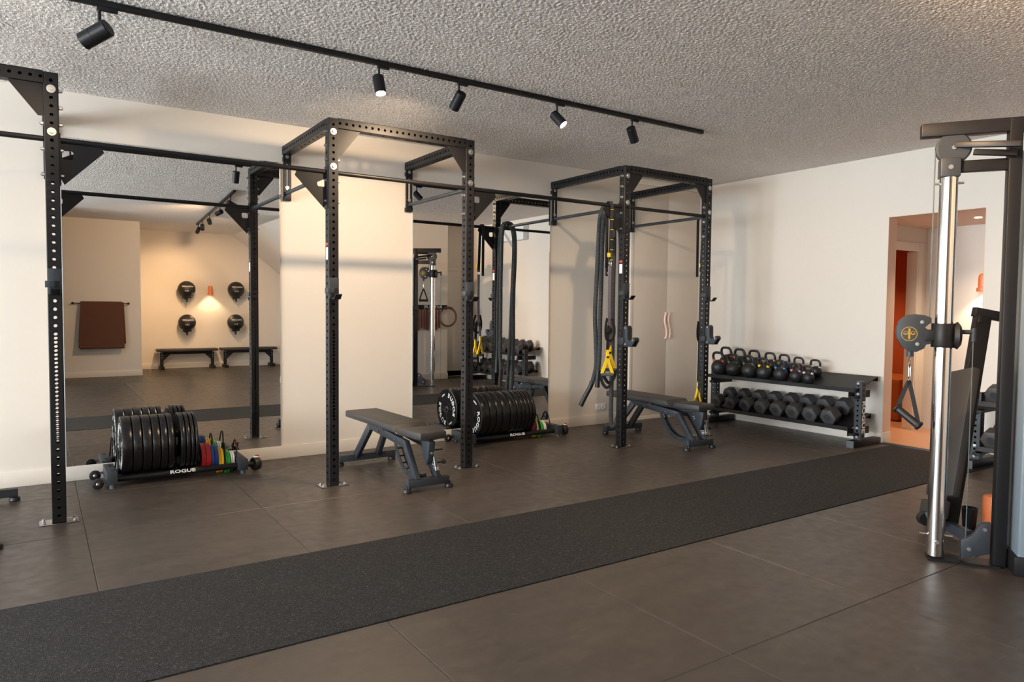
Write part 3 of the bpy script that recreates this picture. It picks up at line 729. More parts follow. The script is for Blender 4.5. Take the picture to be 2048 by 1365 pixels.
# ================================================================ dumbbell racks
TILT = math.radians(18)
def make_rack(L, lipcap=True):
    """local: x = depth 0 (front foot) .. .48 (wall side), y along, centre 0; front faces -X"""
    t = thing('dumbbell_rack', '', 'dumbbell rack'); h = L/2; st = M['steel']; zh = [.04+HP*k for k in range(11)]
    for s in (-1, 1):
        u = part('post', perf_tube(.585, zh, zh), M['steel_blue'], t, norm=False, smooth=False); u.location = (.15, s*(h-.04), .07)
        for z in (.565, .46, .12, .03): part('bolt', rosette(B(), (-TW/2, 0, z), (-1, 0, 0), .013), M['zinc'], u)
        part('foot_bar', B().b2(0, .47, s*(h-.04)-.038, s*(h-.04)+.038, 0, .07), st, t, .004)
        part('foot_cap', B().b2(-.006, .0, s*(h-.04)-.038, s*(h-.04)+.038, 0, .07), M['foam'], t, .002)
        for z in (.50, .13): part('shelf_bracket', B().b2(.02, .13, s*(h-.07)-.05*1, s*(h-.07)+.01, z-.012, z+.012).b2(.02, .40, s*(h-.085)-.004, s*(h-.085)+.004, z-.02, z+.05), st, t)
    if True:
        b = add_text(B(), 'ROGUE', .085, cam_M((.15+.038+.0008, 0, .31), (0, 0, -1), (0, 1, 0)), .002, 1.45)
        b2 = add_text(B(), 'ROGUE', .075, cam_M((.155, -h+.04-.0385, .30), (0, 0, -1), (1, 0, 0)), .002, 1.3)
        part('lettering', b2, M['white'], t, smooth=False, norm=False); b.bm.free()
    for z in (.555, .165):
        c, s_ = math.cos(TILT), math.sin(TILT); d = .44; y0, y1 = -h+.09, h-.09
        if z > .4: y0, y1 = -h+.03, h-.03
        F = Matrix(((1, 0, 0, 0), (0, 0, 1, 0), (0, 1, 0, 0), (0, 0, 0, 1)))
        x0 = .03; P = [(x0-.004, z+.035), (x0, z+.035), (x0+.008, z), (x0+d*c, z+d*s_), (x0+d*c+.002, z+d*s_-.05), (x0+d*c-.002, z+d*s_-.05), (x0+d*c-.004, z+d*s_-.006), (x0+.004, z-.006), (x0-.010, z-.004)]
        b = B().prism(P, y1-y0, Matrix.Translation((0, (y0+y1)/2, 0)) @ F)
        for yy in (y0, y1): b.prism([(x0, z), (x0+d*c, z+d*s_), (x0+d*c, z+d*s_+.004), (x0+.0, z+.010)], .004, Matrix.Translation((0, yy, 0)) @ F)
        part('shelf', b, st, t)
    return t
def make_dumbbell(hr=.078, hl=.10, gap=.12):
    t = thing('hex_dumbbell', '', 'dumbbell')
    for s in (-1, 1):
        poly = [(hr*math.cos(PI/3*k), hr*math.sin(PI/3*k)) for k in range(6)]
        b = B().prism(poly, hl, cam_M((s*(gap/2+hl/2), 0, 0), (0, 1, 0), (0, 0, 1)))
        p = part('hex_head', b, M['hexrub'], t, .011)
        part('end_disc', B().cyl((s*(gap/2+hl-.001), 0, 0), (s*(gap/2+hl+.0015), 0, 0), .03, 24), M['steel_blue'], p)
    part('grip', B().lathe([(.012, -gap/2), (.016, -gap/2+.01), (.0175, 0), (.016, gap/2-.01), (.012, gap/2)], zto((0, 0, 0), (1, 0, 0)), 16), M['steel_blue'], t)
    return t
def place_db(src, rx, rz_, y, base, size, lab, grp, first):
    d = src if first else dup(src)
    hr = .078*size
    # lies across the tilted tray: centre a flat below its axis
    c = Vector((base[0], y, base[1]))
    u = .225; px = c.x+u*math.cos(TILT)-math.sin(TILT)*(hr*.866+.009)-.0; pz = c.z+u*math.sin(TILT)+math.cos(TILT)*(hr*.866+.009)
    d.location = (px, y, pz); d.rotation_euler = (0, -TILT, 0); d.scale = (size,)*3; d['label'] = lab; d['group'] = grp; d['category'] = 'dumbbell'
    return d
r1 = make_rack(1.90); r1.location = (4.87, -.29, 0)
r1['label'] = 'two-shelf black rack holding kettlebells above dumbbells along the end wall left of the doorway'
r2 = dup(r1, (4.87, -3.18, .0035), 0, 'two-shelf black dumbbell rack along the end wall right of the doorway, seen in the mirror')
db = make_dumbbell()
ys1 = [.545, .335, .125, -.085, -.295, -.50, -.708, -.922]
for i, y in enumerate(ys1):
    place_db(db, 0, 0, y, (4.905, .165), 1.02+.025*i, '%s black hex dumbbell from the left on the lower shelf under the kettlebells' % ORD[i], 'hex dumbbells under the kettlebells', i == 0)
for sh, z, nm in ((0, .165, 'lower'), (1, .555, 'upper')):
    for i in range(8):
        y = -2.42-.21*i
        place_db(db, 0, 0, y, (4.905, z), 1.02+.02*(7-i if sh == 0 else i) , '%s hex dumbbell from the doorway on the %s shelf of the right-hand rack' % (ORD[i], nm), 'hex dumbbells on the rack right of the doorway', False)
def kettlebell(r, band, loc, lab):
    t = thing('kettlebell', lab, 'kettlebell', loc, group='kettlebells on the upper shelf'); t.rotation_euler = (0, -TILT*.6, 0)
    prof = [(0, 0), (r*.55, 0), (r*.6, .004)]
    for k in range(1, 15):
        a = -PI/2+.62+(PI-.62-.02)*k/14; prof.append((max(r*math.cos(a), 0), r*.83+r*math.sin(a)*.98))
    prof[-1] = (0, prof[-1][1])
    part('body', B().lathe(prof, None, 32), M['iron'], t)
    zt = r*1.62; k = max(.75, r/.094); hw = .074*k; hh = .105*k
    P = [(0, -hw*.80, zt-.02*k), (0, -hw, zt+hh*.30), (0, -hw*1.0, zt+hh*.62), (0, -hw*.72, zt+hh*.95), (0, 0, zt+hh*1.0), (0, hw*.72, zt+hh*.95), (0, hw*1.0, zt+hh*.62), (0, hw, zt+hh*.30), (0, hw*.80, zt-.02*k)]
    part('handle', B().tube(P, .0155*k, 12, smooth=2), M['iron'], t)
    for s in (-1, 1): part('colour_band', B().cyl((0, s*hw*.84, zt-.004*k), (0, s*hw*.96, zt+.018*k), .0185*k, 16), M[band], t, label=band.replace('_', ' '))
c, s_ = math.cos(TILT), math.sin(TILT)
rs = [.095, .091, .089, .083, .079, .071, .062]
bands = ['orange_band', 'green_band', 'grey_band', 'yellow_band', 'blue_band', 'pink_band', 'white_band']
cn = ['orange', 'dark green', 'grey', 'yellow', 'blue', 'pink', 'white']
yf = [.55, .335, .12, -.083, -.295, -.487, -.635]; yr = [.585, .385, .18, -.035, -.22, -.40, -.60]
for i in range(7):
    u = .115; kettlebell(rs[i], bands[i], (4.905+u*c, yf[i], .556+u*s_), 'black kettlebell with %s handle bands in the front row of the upper shelf' % cn[i])
    u = .31; kettlebell(rs[i]*.97, bands[i], (4.905+u*c, yr[i], .556+u*s_), 'black kettlebell with %s handle bands in the back row of the upper shelf' % cn[i])

# ================================================================ battle rope and suspension trainers on the rig
t = thing('battle_rope', 'thick dark woven battle rope doubled over the rig bar, ends with sleeves hanging', 'training rope', (2.96, .3, 2.35))
L0 = (2.96, .3, 2.35)
zt = 2.34+.0165+.024
strand = lambda p: B().tube(p, .0225, 10, smooth=2)
A = [(2.845, .35, .60), (2.86, .30, .78), (2.855, .31, 1.0), (2.845, .325, 1.3), (2.855, .31, 1.7), (2.865, .305, 2.1), (2.875, .30, 2.28), (2.915, .30, zt-.005), (2.96, .30, zt+.006), (3.02, .30, zt-.01), (3.06, .30, 2.26), (3.07, .30, 2.0), (3.05, .29, 1.5), (3.06, .29, 1.0), (3.05, .29, .5), (3.03, .27, .22), (3.02, .235, .15), (3.04, .18, .22), (3.07, .15, .5), (3.09, .17, .9), (3.09, .2, 1.5), (3.095, .235, 2.1), (3.07, .245, 2.3), (3.01, .25, zt+.0), (2.96, .25, zt+.006), (2.91, .25, zt-.01), (2.875, .25, 2.24), (2.865, .25, 2.0), (2.86, .25, 1.6), (2.85, .25, 1.2), (2.855, .25, .9), (2.84, .26, .68)]
part('rope', strand(A), M['rope'], t, off=L0)
part('end_sleeve', B().tube([(2.845, .35, .62), (2.835, .36, .57), (2.80, .40, .47), (2.775, .44, .37)], .0245, 12, smooth=1), M['rubber'], t, off=L0)
part('end_sleeve', B().tube([(2.847, .257, .74), (2.84, .26, .66), (2.838, .262, .57)], .0245, 12, smooth=1), M['rubber'], t, off=L0)
def suspension(X0, Y0, top, nm, face, ext):
    L = (X0, Y0, top)
    t = thing('suspension_trainer', nm, 'suspension straps', L, group='suspension trainers hung from the rig')
    P = lambda n_, b_, m_, **k: part(n_, b_, m_, t, off=L, **k)
    anch = P('anchor_strap', B().tube([(X0+.02, Y0+.018, top-.60), (X0+.02, Y0+.022, top), (X0+.02, Y0+.005, top+.032), (X0+.02, Y0-.03, top+.032), (X0+.02, Y0-.05, top), (X0+.0, Y0-.05, top-.55)], 0, flat=(.036, .004), up=(0, 1, 0.01)), M['webbing'])
    b = B()
    for k in range(6): b.b2(X0, X0+.036, Y0-.056, Y0-.053, top-.05-k*.095, top-.046-k*.095)
    part('stitch_marks', b, M['yellow'], anch, off=L)
    P('carabiner', B().tube([(X0+.01+.014*math.cos(a), Y0-.05, top-.56+.035*math.sin(a)) for a in np.linspace(0, 2*PI, 12, endpoint=False)], .004, 6, closed=True), M['chrome'])
    P('tag', B().b2(X0-.03, X0-.002, Y0-.062, Y0-.05, top-.50, top-.46), M['yellow'])
    P('main_strap', B().tube([(X0, Y0-.05, top-.58), (X0, Y0-.05, top-1.0), (X0+.005, Y0-.05, top-1.28-ext)], 0, flat=(.034, .004), up=(0, 1, .01)), M['webgrey'])
    for s in (-1, 1):
        zl = top-1.50-ext+s*.02
        P('strap', B().tube([(X0, Y0-.05, top-1.15), (X0+s*.018, Y0-.055+s*.01, top-1.3-ext), (X0+s*.026, Y0-.055+s*.012, zl)], 0, flat=(.034, .004), up=(0, 1, .01)), M['webgrey' if s > 0 else 'webbing'])
        P('buckle', B().b2(X0+s*.02-.02, X0+s*.02+.02, Y0-.065+s*.01, Y0-.045+s*.01, top-1.22, top-1.17), M['rubber'], bevel=.003)
        P('tail_loop', B().tube([(X0+s*.03, Y0-.06, top-1.08), (X0+s*.06, Y0-.07, top-1.17), (X0+s*.05, Y0-.07, top-1.28), (X0+s*.0, Y0-.065, top-1.3)], 0, flat=(.028, .003), up=(0, 1, .01), smooth=2), M['webbing'])
        xc, yc = X0+s*.028, Y0-.055+s*.015; dx, dy = face
        h = P('yellow_yoke', B().tube([(xc, yc, zl+.02), (xc, yc, zl-.06), (xc-dx*.055, yc-dy*.055, zl-.21)], 0, flat=(.028, .012), up=(-dy, dx, .01)).tube([(xc, yc, zl-.06), (xc+dx*.055, yc+dy*.055, zl-.21)], 0, flat=(.028, .012), up=(-dy, dx, .01)), M['yellow'])
        part('black_label', B().box((xc, yc-.008, zl-.05), (.032, .004, .02)), M['webbing'], h, off=L)
        P('foam_grip', B().cyl((xc-dx*.06, yc-dy*.06, zl-.215), (xc+dx*.06, yc+dy*.06, zl-.215), .016, 16), M['foam'])
        P('foot_cradle', B().tube([(xc-dx*.058, yc-dy*.058, zl-.20), (xc-dx*.06, yc-dy*.06, zl-.28), (xc, yc, zl-.36), (xc+dx*.06, yc+dy*.06, zl-.28), (xc+dx*.058, yc+dy*.058, zl-.20)], 0, flat=(.03, .005), up=(-dy, dx, .01), smooth=2), M['webbing'])
suspension(2.735, .038, 2.345, 'black and yellow suspension trainer hanging beside the battle rope', (.93, -.35), -.12)
suspension(4.13, .15, 2.31, 'black and yellow suspension trainer hanging behind the rightmost upright', (.2, .97), .22)
# strap anchor on the wall behind the rope
t = thing('wall_anchor', 'small black wall anchor with two bolts behind the battle rope', 'wall bracket', (3.775, YW, 1.81))
part('plate', B().b2(-.03, .03, -.006, 0, -.07, .07), M['rubber'], t, .003)
for s in (-1, 1): part('bolt', rosette(B(), (0, -.006, s*.035), (0, -1, 0), .015), M['zinc'], t)

# ================================================================ track lighting
def track(p0, p1, label, grp):
    p0 = Vector(p0); p1 = Vector(p1)
    t = thing('lighting_track', label, 'track rail', p0, group=None); v = p1-p0
    part('rail', B().bar((0, 0, 0), v, .034, .03), M['steel'], t, .002)
    part('end_cap', B().bar(v*1.0, v*(1+.012/v.length), .036, .032), M['rubber'], t)
def spotlight(x, y, ztop, target, label, grp, power=SPOT_W, size=95, stem=.10, ad=(1, 0, 0)):
    t = thing('track_spotlight', label, 'spotlight', (x, y, ztop), group=grp)
    if x < -1.4: t.scale = (1.22,)*3
    d = (Vector(target)-Vector((x, y, ztop-stem))).normalized()
    part('adapter', B().bar(Vector(ad)*-.01+Vector((0, 0, -.008)), Vector(ad)*.07+Vector((0, 0, -.008)), .022, .018), M['steel'], t, .002)
    part('stem', B().cyl((0, 0, 0), (0, 0, -stem), .007, 12), M['steel'], t)
    c = Vector((0, 0, -stem-.01)); a = c-d*.045; e = c+d*.085
    hd = part('lamp_head', B().lathe([(0, 0), (.033, 0), (.0365, .004), (.0365, .07), (.0355, .071), (.0355, .074), (.0365, .075), (.0365, .128), (.033, .13), (.030, .118), (0, .118)], zto(a, d), 28), M['steel'], t)
    part('lens', B().cyl(a+d*.1185, a+d*.1225, .0305, 24), M['lamp_glow'], hd)
    ld = bpy.data.lights.new('bulb', 'SPOT'); ld.energy = power; ld.spot_size = math.radians(size); ld.spot_blend = .8; ld.color = WARM if y > -1 else (1, .62, .32); ld.shadow_soft_size = .03
    lo = bpy.data.objects.new('bulb', ld); COL.objects.link(lo); lo.parent = t; lo.location = a+d*.14
    lo.rotation_euler = d.to_track_quat('-Z', 'Y').to_euler()
track((-5.0, -.79, H-.022), (3.10, -.78, H-.022), 'long black lighting track on the stucco ceiling above the rig', 0)
ZT = H-.037
for x, tg, lab, pw in ((-1.50, (-3.6, .9, 1.5), 'black track spotlight at the top left corner, turned away from the camera', 22), (.06, (.04, -1.9, 0), 'lit black track spotlight above the middle of the rig, pointing at the camera side', 90), (.65, (.45, 1.2, 1.0), 'black track spotlight aimed down at the pale wall between the mirrors', 125), (1.50, (2.6, -3.2, 0), 'lit black track spotlight tilted to the right, second from the end of the track', 90), (2.27, (4.0, .0, .8), 'black track spotlight nearest the end of the track, tilted to the right', 55)):
    spotlight(x, -.785, ZT, tg, lab, 'spotlights on the track above the rig', pw, 130 if x in (.65, 2.27) else 95)
track((.47, -2.72, H-.022), (.80, -7.36, H-.022), 'black lighting track over the back of the gym, seen in the left mirror', 0)
for x, y, tg, lab, pw in ((.50, -3.1, (4.1, -4.4, 1.3), 'first', 300), (.58, -4.2, (-.9, -7.75, 1.9), 'second', 130), (.67, -5.5, (2.6, -4.4, 1.3), 'third', 0), (.74, -6.5, (1.3, -9.2, 1.2), 'fourth', 110), (.78, -7.1, (.3, -9.2, 1.2), 'fifth', 90)):
    if lab == 'third': tg = (1.9, -9.2, 1.5); pw = 70
    spotlight(x, y, ZT, tg, '%s black spotlight from the camera end of the rear track, seen in the left mirror' % lab, 'spotlights on the rear track', pw, 75, ad=(0, -1, 0))

# ================================================================ seen in the left mirror: mats, balls, benches
t = thing('mat_rail', 'thin dark wall rail carrying brown exercise mats', 'rail', (-.81, -7.75, 1.375))
part('rod', B().cyl((-.46, .07, 0), (.46, .07, 0), .008, 10), M['steel'], t)
for s in (-1, 1): part('wall_mount', B().cyl((s*.45, 0, 0), (s*.45, .005, 0), .022, 16).cyl((s*.45, 0, 0), (s*.45, .085, 0), .010, 12).sph((s*.45, .09, 0), .018, 12), M['steel'], t)
for i, (x0, x1, r, zf, zb, lab) in enumerate(((-1.14, -.47, .031, .56, .66, 'outer brown exercise mat folded over the wall rail'), (-1.13, -.44, .017, .62, .70, 'inner brown exercise mat folded over the wall rail under another'))):
    zc = 1.375; Y0 = -7.68
    P = [(Y0+r+.06*(1-i*.5), zf)]+[(Y0+r+.02, zc-.35), (Y0+r, zc-.05)]+[(Y0+r*math.cos(a), zc+r*math.sin(a)) for a in np.linspace(0, PI, 7)]+[(Y0-r, zc-.05), (Y0-r, zb)]
    b = B(); th = .011
    L = [Vector((0, y, z)) for y, z in P]; rings = []
    for k, p in enumerate(L):
        tt = (L[min(k+1, len(L)-1)]-L[max(k-1, 0)]).normalized(); nn = Vector((0, tt.z, -tt.y)); fl = .045*max(0, (zc-p.z)/.8)
        rings.append([b.bm.verts.new((x0-(fl if not i else fl*.2), p.y-nn.y*th/2, p.z-nn.z*th/2)), b.bm.verts.new((x1+fl*.6, p.y-nn.y*th/2, p.z-nn.z*th/2)), b.bm.verts.new((x1+fl*.6, p.y+nn.y*th/2, p.z+nn.z*th/2)), b.bm.verts.new((x0-(fl if not i else fl*.2), p.y+nn.y*th/2, p.z+nn.z*th/2))])
    for a_, b_ in zip(rings, rings[1:]):
        for k in range(4): b.bm.faces.new((a_[k], a_[(k+1) % 4], b_[(k+1) % 4], b_[k]))
    b.bm.faces.new(rings[0]); b.bm.faces.new(rings[-1][::-1])
    tm = thing('exercise_mat', lab, 'exercise mat', (-.81, -7.68, 1.0), group='brown mats on the wall rail')
    part('mat_sheet', b, M['brownmat'], tm, off=(-.81, -7.68, 1.0))
    if i == 0:
        part('rolled_hem', B().cyl((-1.17, Y0+r+.07, .57), (-.45, Y0+r+.07, .57), .035, 16), M['brownmat'], tm, off=(-.81, -7.68, 1.0))
for x, z, n, lab in ((.867, 1.70, '4', 'black 4 kilogram medicine ball on its wall holder, upper left of the four'), (1.875, 1.712, '6', 'black 6 kilogram medicine ball on its wall holder, upper right of the four'), (.868, .985, '12', 'black 12 kilogram medicine ball on its wall holder, lower left of the four'), (1.86, .99, '9', 'black 9 kilogram medicine ball on its wall holder, lower right of the four')):
    R = .175; cy = YB+.20
    t = thing('medicine_ball', lab, 'medicine ball', (x, cy, z), group='medicine balls on the recess wall')
    part('shell', B().sph((0, 0, 0), R, 40), M['rubber'], t)
    b = B()
    for w_, sz, zo, sx in (('GORILLAGRIP', .042, .055, 1.0), (n, .05, -.04, 1.1), ('KG', .025, -.04, 1.0)):
        k = len(b.bm.verts)
        add_text(b, w_, sz, Matrix.Translation((-.0 if w_ != 'KG' else .045, 0, 0)), .0018, sx)
        b.bm.verts.ensure_lookup_table()
        for v in b.bm.verts[k:]:
            ax = v.co.x/R; az = (v.co.y+zo)/R; rr = R+.0015
            v.co = Vector((-math.sin(ax)*math.cos(az)*rr, math.cos(ax)*math.cos(az)*rr, math.sin(az)*rr))
    part('lettering', b, M['white'], t, smooth=False, norm=False)
    part('seam', B().tube([(math.cos(a)*(R+.0005), math.sin(a)*(R+.0005), 0) for a in np.linspace(0, 2*PI, 40, endpoint=False)], .003, 6, closed=True), M['steel'], t)
    hl = thing('ball_holder', 'black wall bracket carrying the %s medicine ball' % lab.split(', ')[1].split(' of')[0], 'wall bracket', (x, YB, z-R-.03), group='medicine ball wall brackets')
    part('cup', B().lathe([(.075, .0), (.085, .0), (.092, .03), (.084, .03), (.075, .0)], Matrix.Translation((0, .20, .012)), 28), M['steel'], hl)
    part('arm', B().bar((0, 0, 0), (0, .21, 0), .04, .03), M['steel'], hl, .002)
    part('stub', B().cyl((0, .2, .012), (0, .2, -.07), .018, 12), M['rubber'], hl)
def wall_lamp(loc, rz, lab, pw):
    t = thing('wall_lamp', lab, 'wall lamp', loc, rz, 'terracotta wall lamps')   # local: wall at y=0, sticks out to +y
    part('shade', B().lathe([(0, .11), (.02, .108), (.036, .098), (.044, .08), (.046, .06), (.046, -.04), (.058, -.045), (.060, -.085), (.053, -.085), (.042, -.04), (.040, .06), (0, .10)], Matrix.Translation((0, .075, 0)), 28), M['terracotta'], t)
    part('wall_plate', B().cyl((0, 0, .02), (0, .03, .02), .035, 20), M['terracotta'], t)
    part('globe', B().sph((0, .075, -.03), .036, 16), M['warm_glow'], t)
    ld = bpy.data.lights.new('bulb', 'SPOT'); ld.energy = pw; ld.spot_size = math.radians(110); ld.spot_blend = .5; ld.color = (1, .72, .42); ld.shadow_soft_size = .03
    lo = bpy.data.objects.new('bulb', ld); COL.objects.link(lo); lo.parent = t; lo.location = (0, .075, -.09)
wall_lamp((1.365, YB, 1.68), 0, 'terracotta wall lamp glowing between the four medicine balls', 22)
wall_lamp((CX1, -1.575, 1.665), PI/2, 'terracotta wall lamp glowing on the corridor wall through the doorway', 18)
def flat_bench():
    t = thing('flat_bench', '', 'flat bench', group='flat benches under the medicine balls')
    part('pad', B().b2(-.6, .6, -.14, .14, .375, .43), M['vinyl'], t, .012)
    part('spine', B().b2(-.52, .52, -.035, .035, .315, .375), M['steel'], t, .003)
    for s in (-1, 1):
        l = part('leg', perf_tube(.30, [.05+HP*k for k in range(5)], [.24], .06, .009), M['steel'], t, norm=False, smooth=False); l.location = (s*.50, 0, .05)
        part('foot_bar', B().b2(s*.50-.03, s*.50+.03, -.20, .20, 0, .06), M['steel'], t, .003)
        part('gusset', B().prism([(0, 0), (s*-.13, 0), (0, -.13)], .006, cam_M((s*.47, .034, .315), (1, 0, 0), (0, 0, 1))), M['steel'], t)
        for z in (.35, .30, .25): part('bolt', rosette(B(), (s*.50, .032, z), (0, 1, 0), .009), M['zinc'], t)
    return t
f1 = flat_bench(); f1.location = (.865, -8.98, 0); f1['label'] = 'low flat black bench against the recess wall, the left of the pair'
dup(f1, (2.13, -8.98, 0), 0, 'low flat black bench against the recess wall, the right of the pair')

# ================================================================ seen in the right mirror: hooks, bands, door
t = thing('hook_rail', 'black wall hook rail with white lettering holding resistance bands', 'hook rail', (4.22, -4.4, 1.36))
part('back_plate', B().b2(-.46, .46, 0, .008, -.045, .045), M['steel'], t, .002)
for k in range(9): part('hook', B().cyl((-.40+k*.1, .008, -.02), (-.40+k*.1, .11, -.02), .007, 10), M['steel'], t)
lettering('ROGUE', .075, cam_M((.16, .0092, .002), (-1, 0, 0), (0, 0, 1)), M['white'], t, .0015, 1.5)
k = 0
for x in np.linspace(3.80, 4.48, 12):
    i = k % 2; w = .022+.02*((k*7) % 5)/5; k += 1
    tb = thing('resistance_band', '%s flat brown resistance band from the looped bands on the hook rail' % (ORD+['eleventh', 'twelfth'])[12-k], 'resistance band', (float(x), -4.33, 1.34), group='brown resistance bands on the hook rail')
    z1 = -.37-.02*(k % 3)
    part('loop', B().tube([(0, -.012, z1), (0, -.014, -.1), (0, -.004, .0), (0, .004, .0), (0, .014, -.1), (0.004, .012, z1)], 0, closed=True, flat=(w, .004), up=(0, 1, .01), smooth=1), M['brownband'], tb)
for j, (x, r, lab) in enumerate(((4.66, .185, 'wide brown looped tube band hanging at the right end of the hook rail'), (4.64, .165, 'second brown looped tube band inside the other at the end of the hook rail'))):
    tb = thing('tube_band', lab, 'resistance band', (x, -4.32+j*.03, 1.18), group='looped tube bands on the hook rail')
    part('loop', B().tube([(r*math.cos(a), 0, r*math.sin(a)) for a in np.linspace(0, 2*PI, 36, endpoint=False)], .009, 8, closed=True), M['brownband'], tb)
    part('sleeve', B().tube([((r)*math.cos(a), 0, (r)*math.sin(a)) for a in np.linspace(1.0, 1.9, 6)], .016, 8), M['brownband'], tb)
d3 = thing('door_1', '', ''); del d3['label']; del d3['category']; d3['kind'] = 'structure'; d3.location = (5.04, -4.78, 0)
part('door_frame', B().b2(-.34, -.29, 0, .02, 0, 2.12).b2(.29, .34, 0, .02, 0, 2.12).b2(-.34, .34, 0, .02, 2.07, 2.15), M['skirt'], d3, .002)
dl = part('door_leaf', B().b2(-.29, .29, 0, .012, .01, 2.07), M['skirt'], d3, .001)
t = thing('air_vent_unit', 'white wall air unit with a flap high on the end wall above the dumbbell rack', 'air unit', (XE, -3.15, 2.70))
part('housing', B().b2(-.12, 0, -.42, .42, -.14, .14), M['acwhite'], t, .015)
part('louvre_flap', B().bar((-.13, 0, -.10), (-.17, 0, -.13), .78, .006, (0, 1, 0)), M['whitepl'], t)

# ================================================================ cable machine
L = (2.9, -3.7, 0)
cm = thing('cable_machine', 'tall black dual pulley cable machine with chrome columns standing against the back wall', 'cable machine', L)
C = lambda n_, b_, m_, p=None, **k: part(n_, b_, M[m_], p or cm, off=L, **k)
def column(px, py, az, hcar, azs):
    """chrome guide pole at px,py; az = direction (deg from +Y towards +X) in which the arm sticks out"""
    a = math.radians(az); d = Vector((math.sin(a), math.cos(a), 0)); s = Vector((d.y, -d.x, 0))   # d out, s sideways
    p = Vector((px, py, 0)); q = p-d*.29
    Z = lambda z: Vector((0, 0, z))
    C('post', B().bar(q, q+Z(2.36), .075, .06, d), 'steel', bevel=.006)
    C('top_beam', B().bar(q-d*.35+Z(2.325), p+d*.14+Z(2.325), .07, .07), 'steel', bevel=.004)
    C('pole_arm', B().bar(q+Z(2.125), p+Z(2.125), .045, .06), 'steel', bevel=.004)
    pole = C('guide_pole', B().cyl(p+Z(.02), p+Z(2.15), .044, 32), 'chrome')
    part('pole_cap', B().box(p+Z(2.12), (.094, .094, .1), Matrix.Rotation(-a, 3, 'Z')), M['steel_blue'], pole, .006, off=L)
    for v_, hz_, ln_, rr_ in ((s, 2.12, .051, .012), (d, 2.04, .07, .006), (s, .10, .048, .01), (d, .13, .08, .006)): part('bolt', B().cyl(p+Z(hz_)-v_*ln_, p+Z(hz_)+v_*ln_, rr_, 12), M['zinc'], pole, off=L)
    C('floor_plate', B().bar(p+d*.04+Z(.006), q+Z(.006), .12, .012), 'steel')
    pr = p-d*.015+Z(2.225)
    pu = C('top_pulley', B().lathe([(0, -.025), (.075, -.025), (.084, -.018), (.084, .018), (.075, .025), (0, .025)], zto(pr, s), 32), 'steel_blue')
    part('pulley_bolt', B().cyl(pr-s*.032, pr+s*.032, .011, 12), M['zinc'], pu, off=L)
    C('brace', B().bar(p-d*.02+Z(2.24)-s*.02, q+Z(2.20)-s*.14, .03, .03).bar(p-d*.10+Z(2.19)-s*.05, q+Z(2.17)-s*.05, .03, .03), 'steel', bevel=.003)
    # carriage; k is the way the swivelling pulley points
    ar = math.radians(azs); k = Vector((math.sin(ar), math.cos(ar), 0)); s = Vector((k.y, -k.x, 0))
    cz = hcar
    car = C('carriage', B().cyl(p+Z(cz-.065), p+Z(cz+.065), .058, 24).bar(p+Z(cz), p+k*.09+Z(cz), .075, .06).bar(p+Z(cz), p-k*.06+Z(cz), .02, .13), 'steel', bevel=.003)
    part('locking_flange', B().lathe([(0, 0), (.06, .0), (.075, .02), (.055, .035), (0, .04)], zto(p-k*.045+Z(cz), -k), 24), M['rubber'], car, off=L)
    part('pull_pin', B().cyl(p-k*.06+Z(cz+.02), p-k*.14+Z(cz+.02), .012, 12).cyl(p-k*.14+Z(cz-.03), p-k*.14+Z(cz+.04), .013, 12), M['steel_blue'], car, off=L)
    c = p+k*.135+Z(cz+.015)
    F = Matrix((k, Vector((0, 0, 1)), k.cross(Vector((0, 0, 1))))).transposed().to_4x4(); F.translation = c
    poly = [(x_*.88, y_*.88) for x_, y_ in ((-.085, .09), (-.05, .105), (0, .112), (.05, .105), (.09, .07), (.105, .02), (.10, -.04), (.07, -.095), (.03, -.12), (-.01, -.122), (-.05, -.10), (-.06, -.075), (-.09, -.07), (-.09, -.03), (-.075, -.02), (-.075, .01), (-.05, .03), (-.07, .05), (-.085, .06))]
    sh = C('pulley_shroud', B().prism(poly, .055, F), 'steel_blue', bevel=.003)
    for side in (-1, 1):
        G = F @ (Matrix.Translation((.03, -.01, .0285)) @ Matrix.Scale(.88, 4) if side > 0 else Matrix.Translation((.03, -.01, -.0285)) @ Matrix.Rotation(PI, 4, 'Y') @ Matrix.Scale(.88, 4))
        e = B().lathe([(.041, 0), (.045, 0), (.045, .0012), (.041, .0012), (.041, 0)], G, 32)
        e.prism([(-.006, -.034), (.006, -.034), (.006, .034), (-.006, .034)], .001, G).prism([(-.034, -.002), (.034, -.002), (.034, .002), (-.034, .002)], .001, G)
        e.lathe([(.009, 0), (.012, 0), (.012, .001), (.009, .001), (.009, 0)], G @ Matrix.Translation((-.02, .006, 0)), 12).lathe([(.009, 0), (.012, 0), (.012, .001), (.009, .001), (.009, 0)], G @ Matrix.Translation((.02, .006, 0)), 12)
        part('round_emblem', e, M['gold'], sh, off=L)
        for x, y in ((-.03, .055), (-.01, -.065)): part('bolt', B().lathe([(0, 0), (.011, 0), (.010, .005), (0, .006)], F @ Matrix.Translation((x, y, .0275*side)) @ (Matrix() if side > 0 else Matrix.Rotation(PI, 4, 'Y')), 14), M['zinc'], sh, off=L)
    hp = p+k*.155+Z(cz+.015)
    C('cable', B().cyl(p+k*.068+Z(cz+.09), p+k*.068+Z(2.22), .0035, 8).cyl(p-k*.14+Z(.06), p-k*.14+Z(cz), .003, 8).cyl(hp-Z(.10), hp-Z(.15), .004, 8), 'foam')
    C('cable_stop', B().cyl(hp-Z(.105), hp-Z(.135), .018, 16), 'steel_blue')
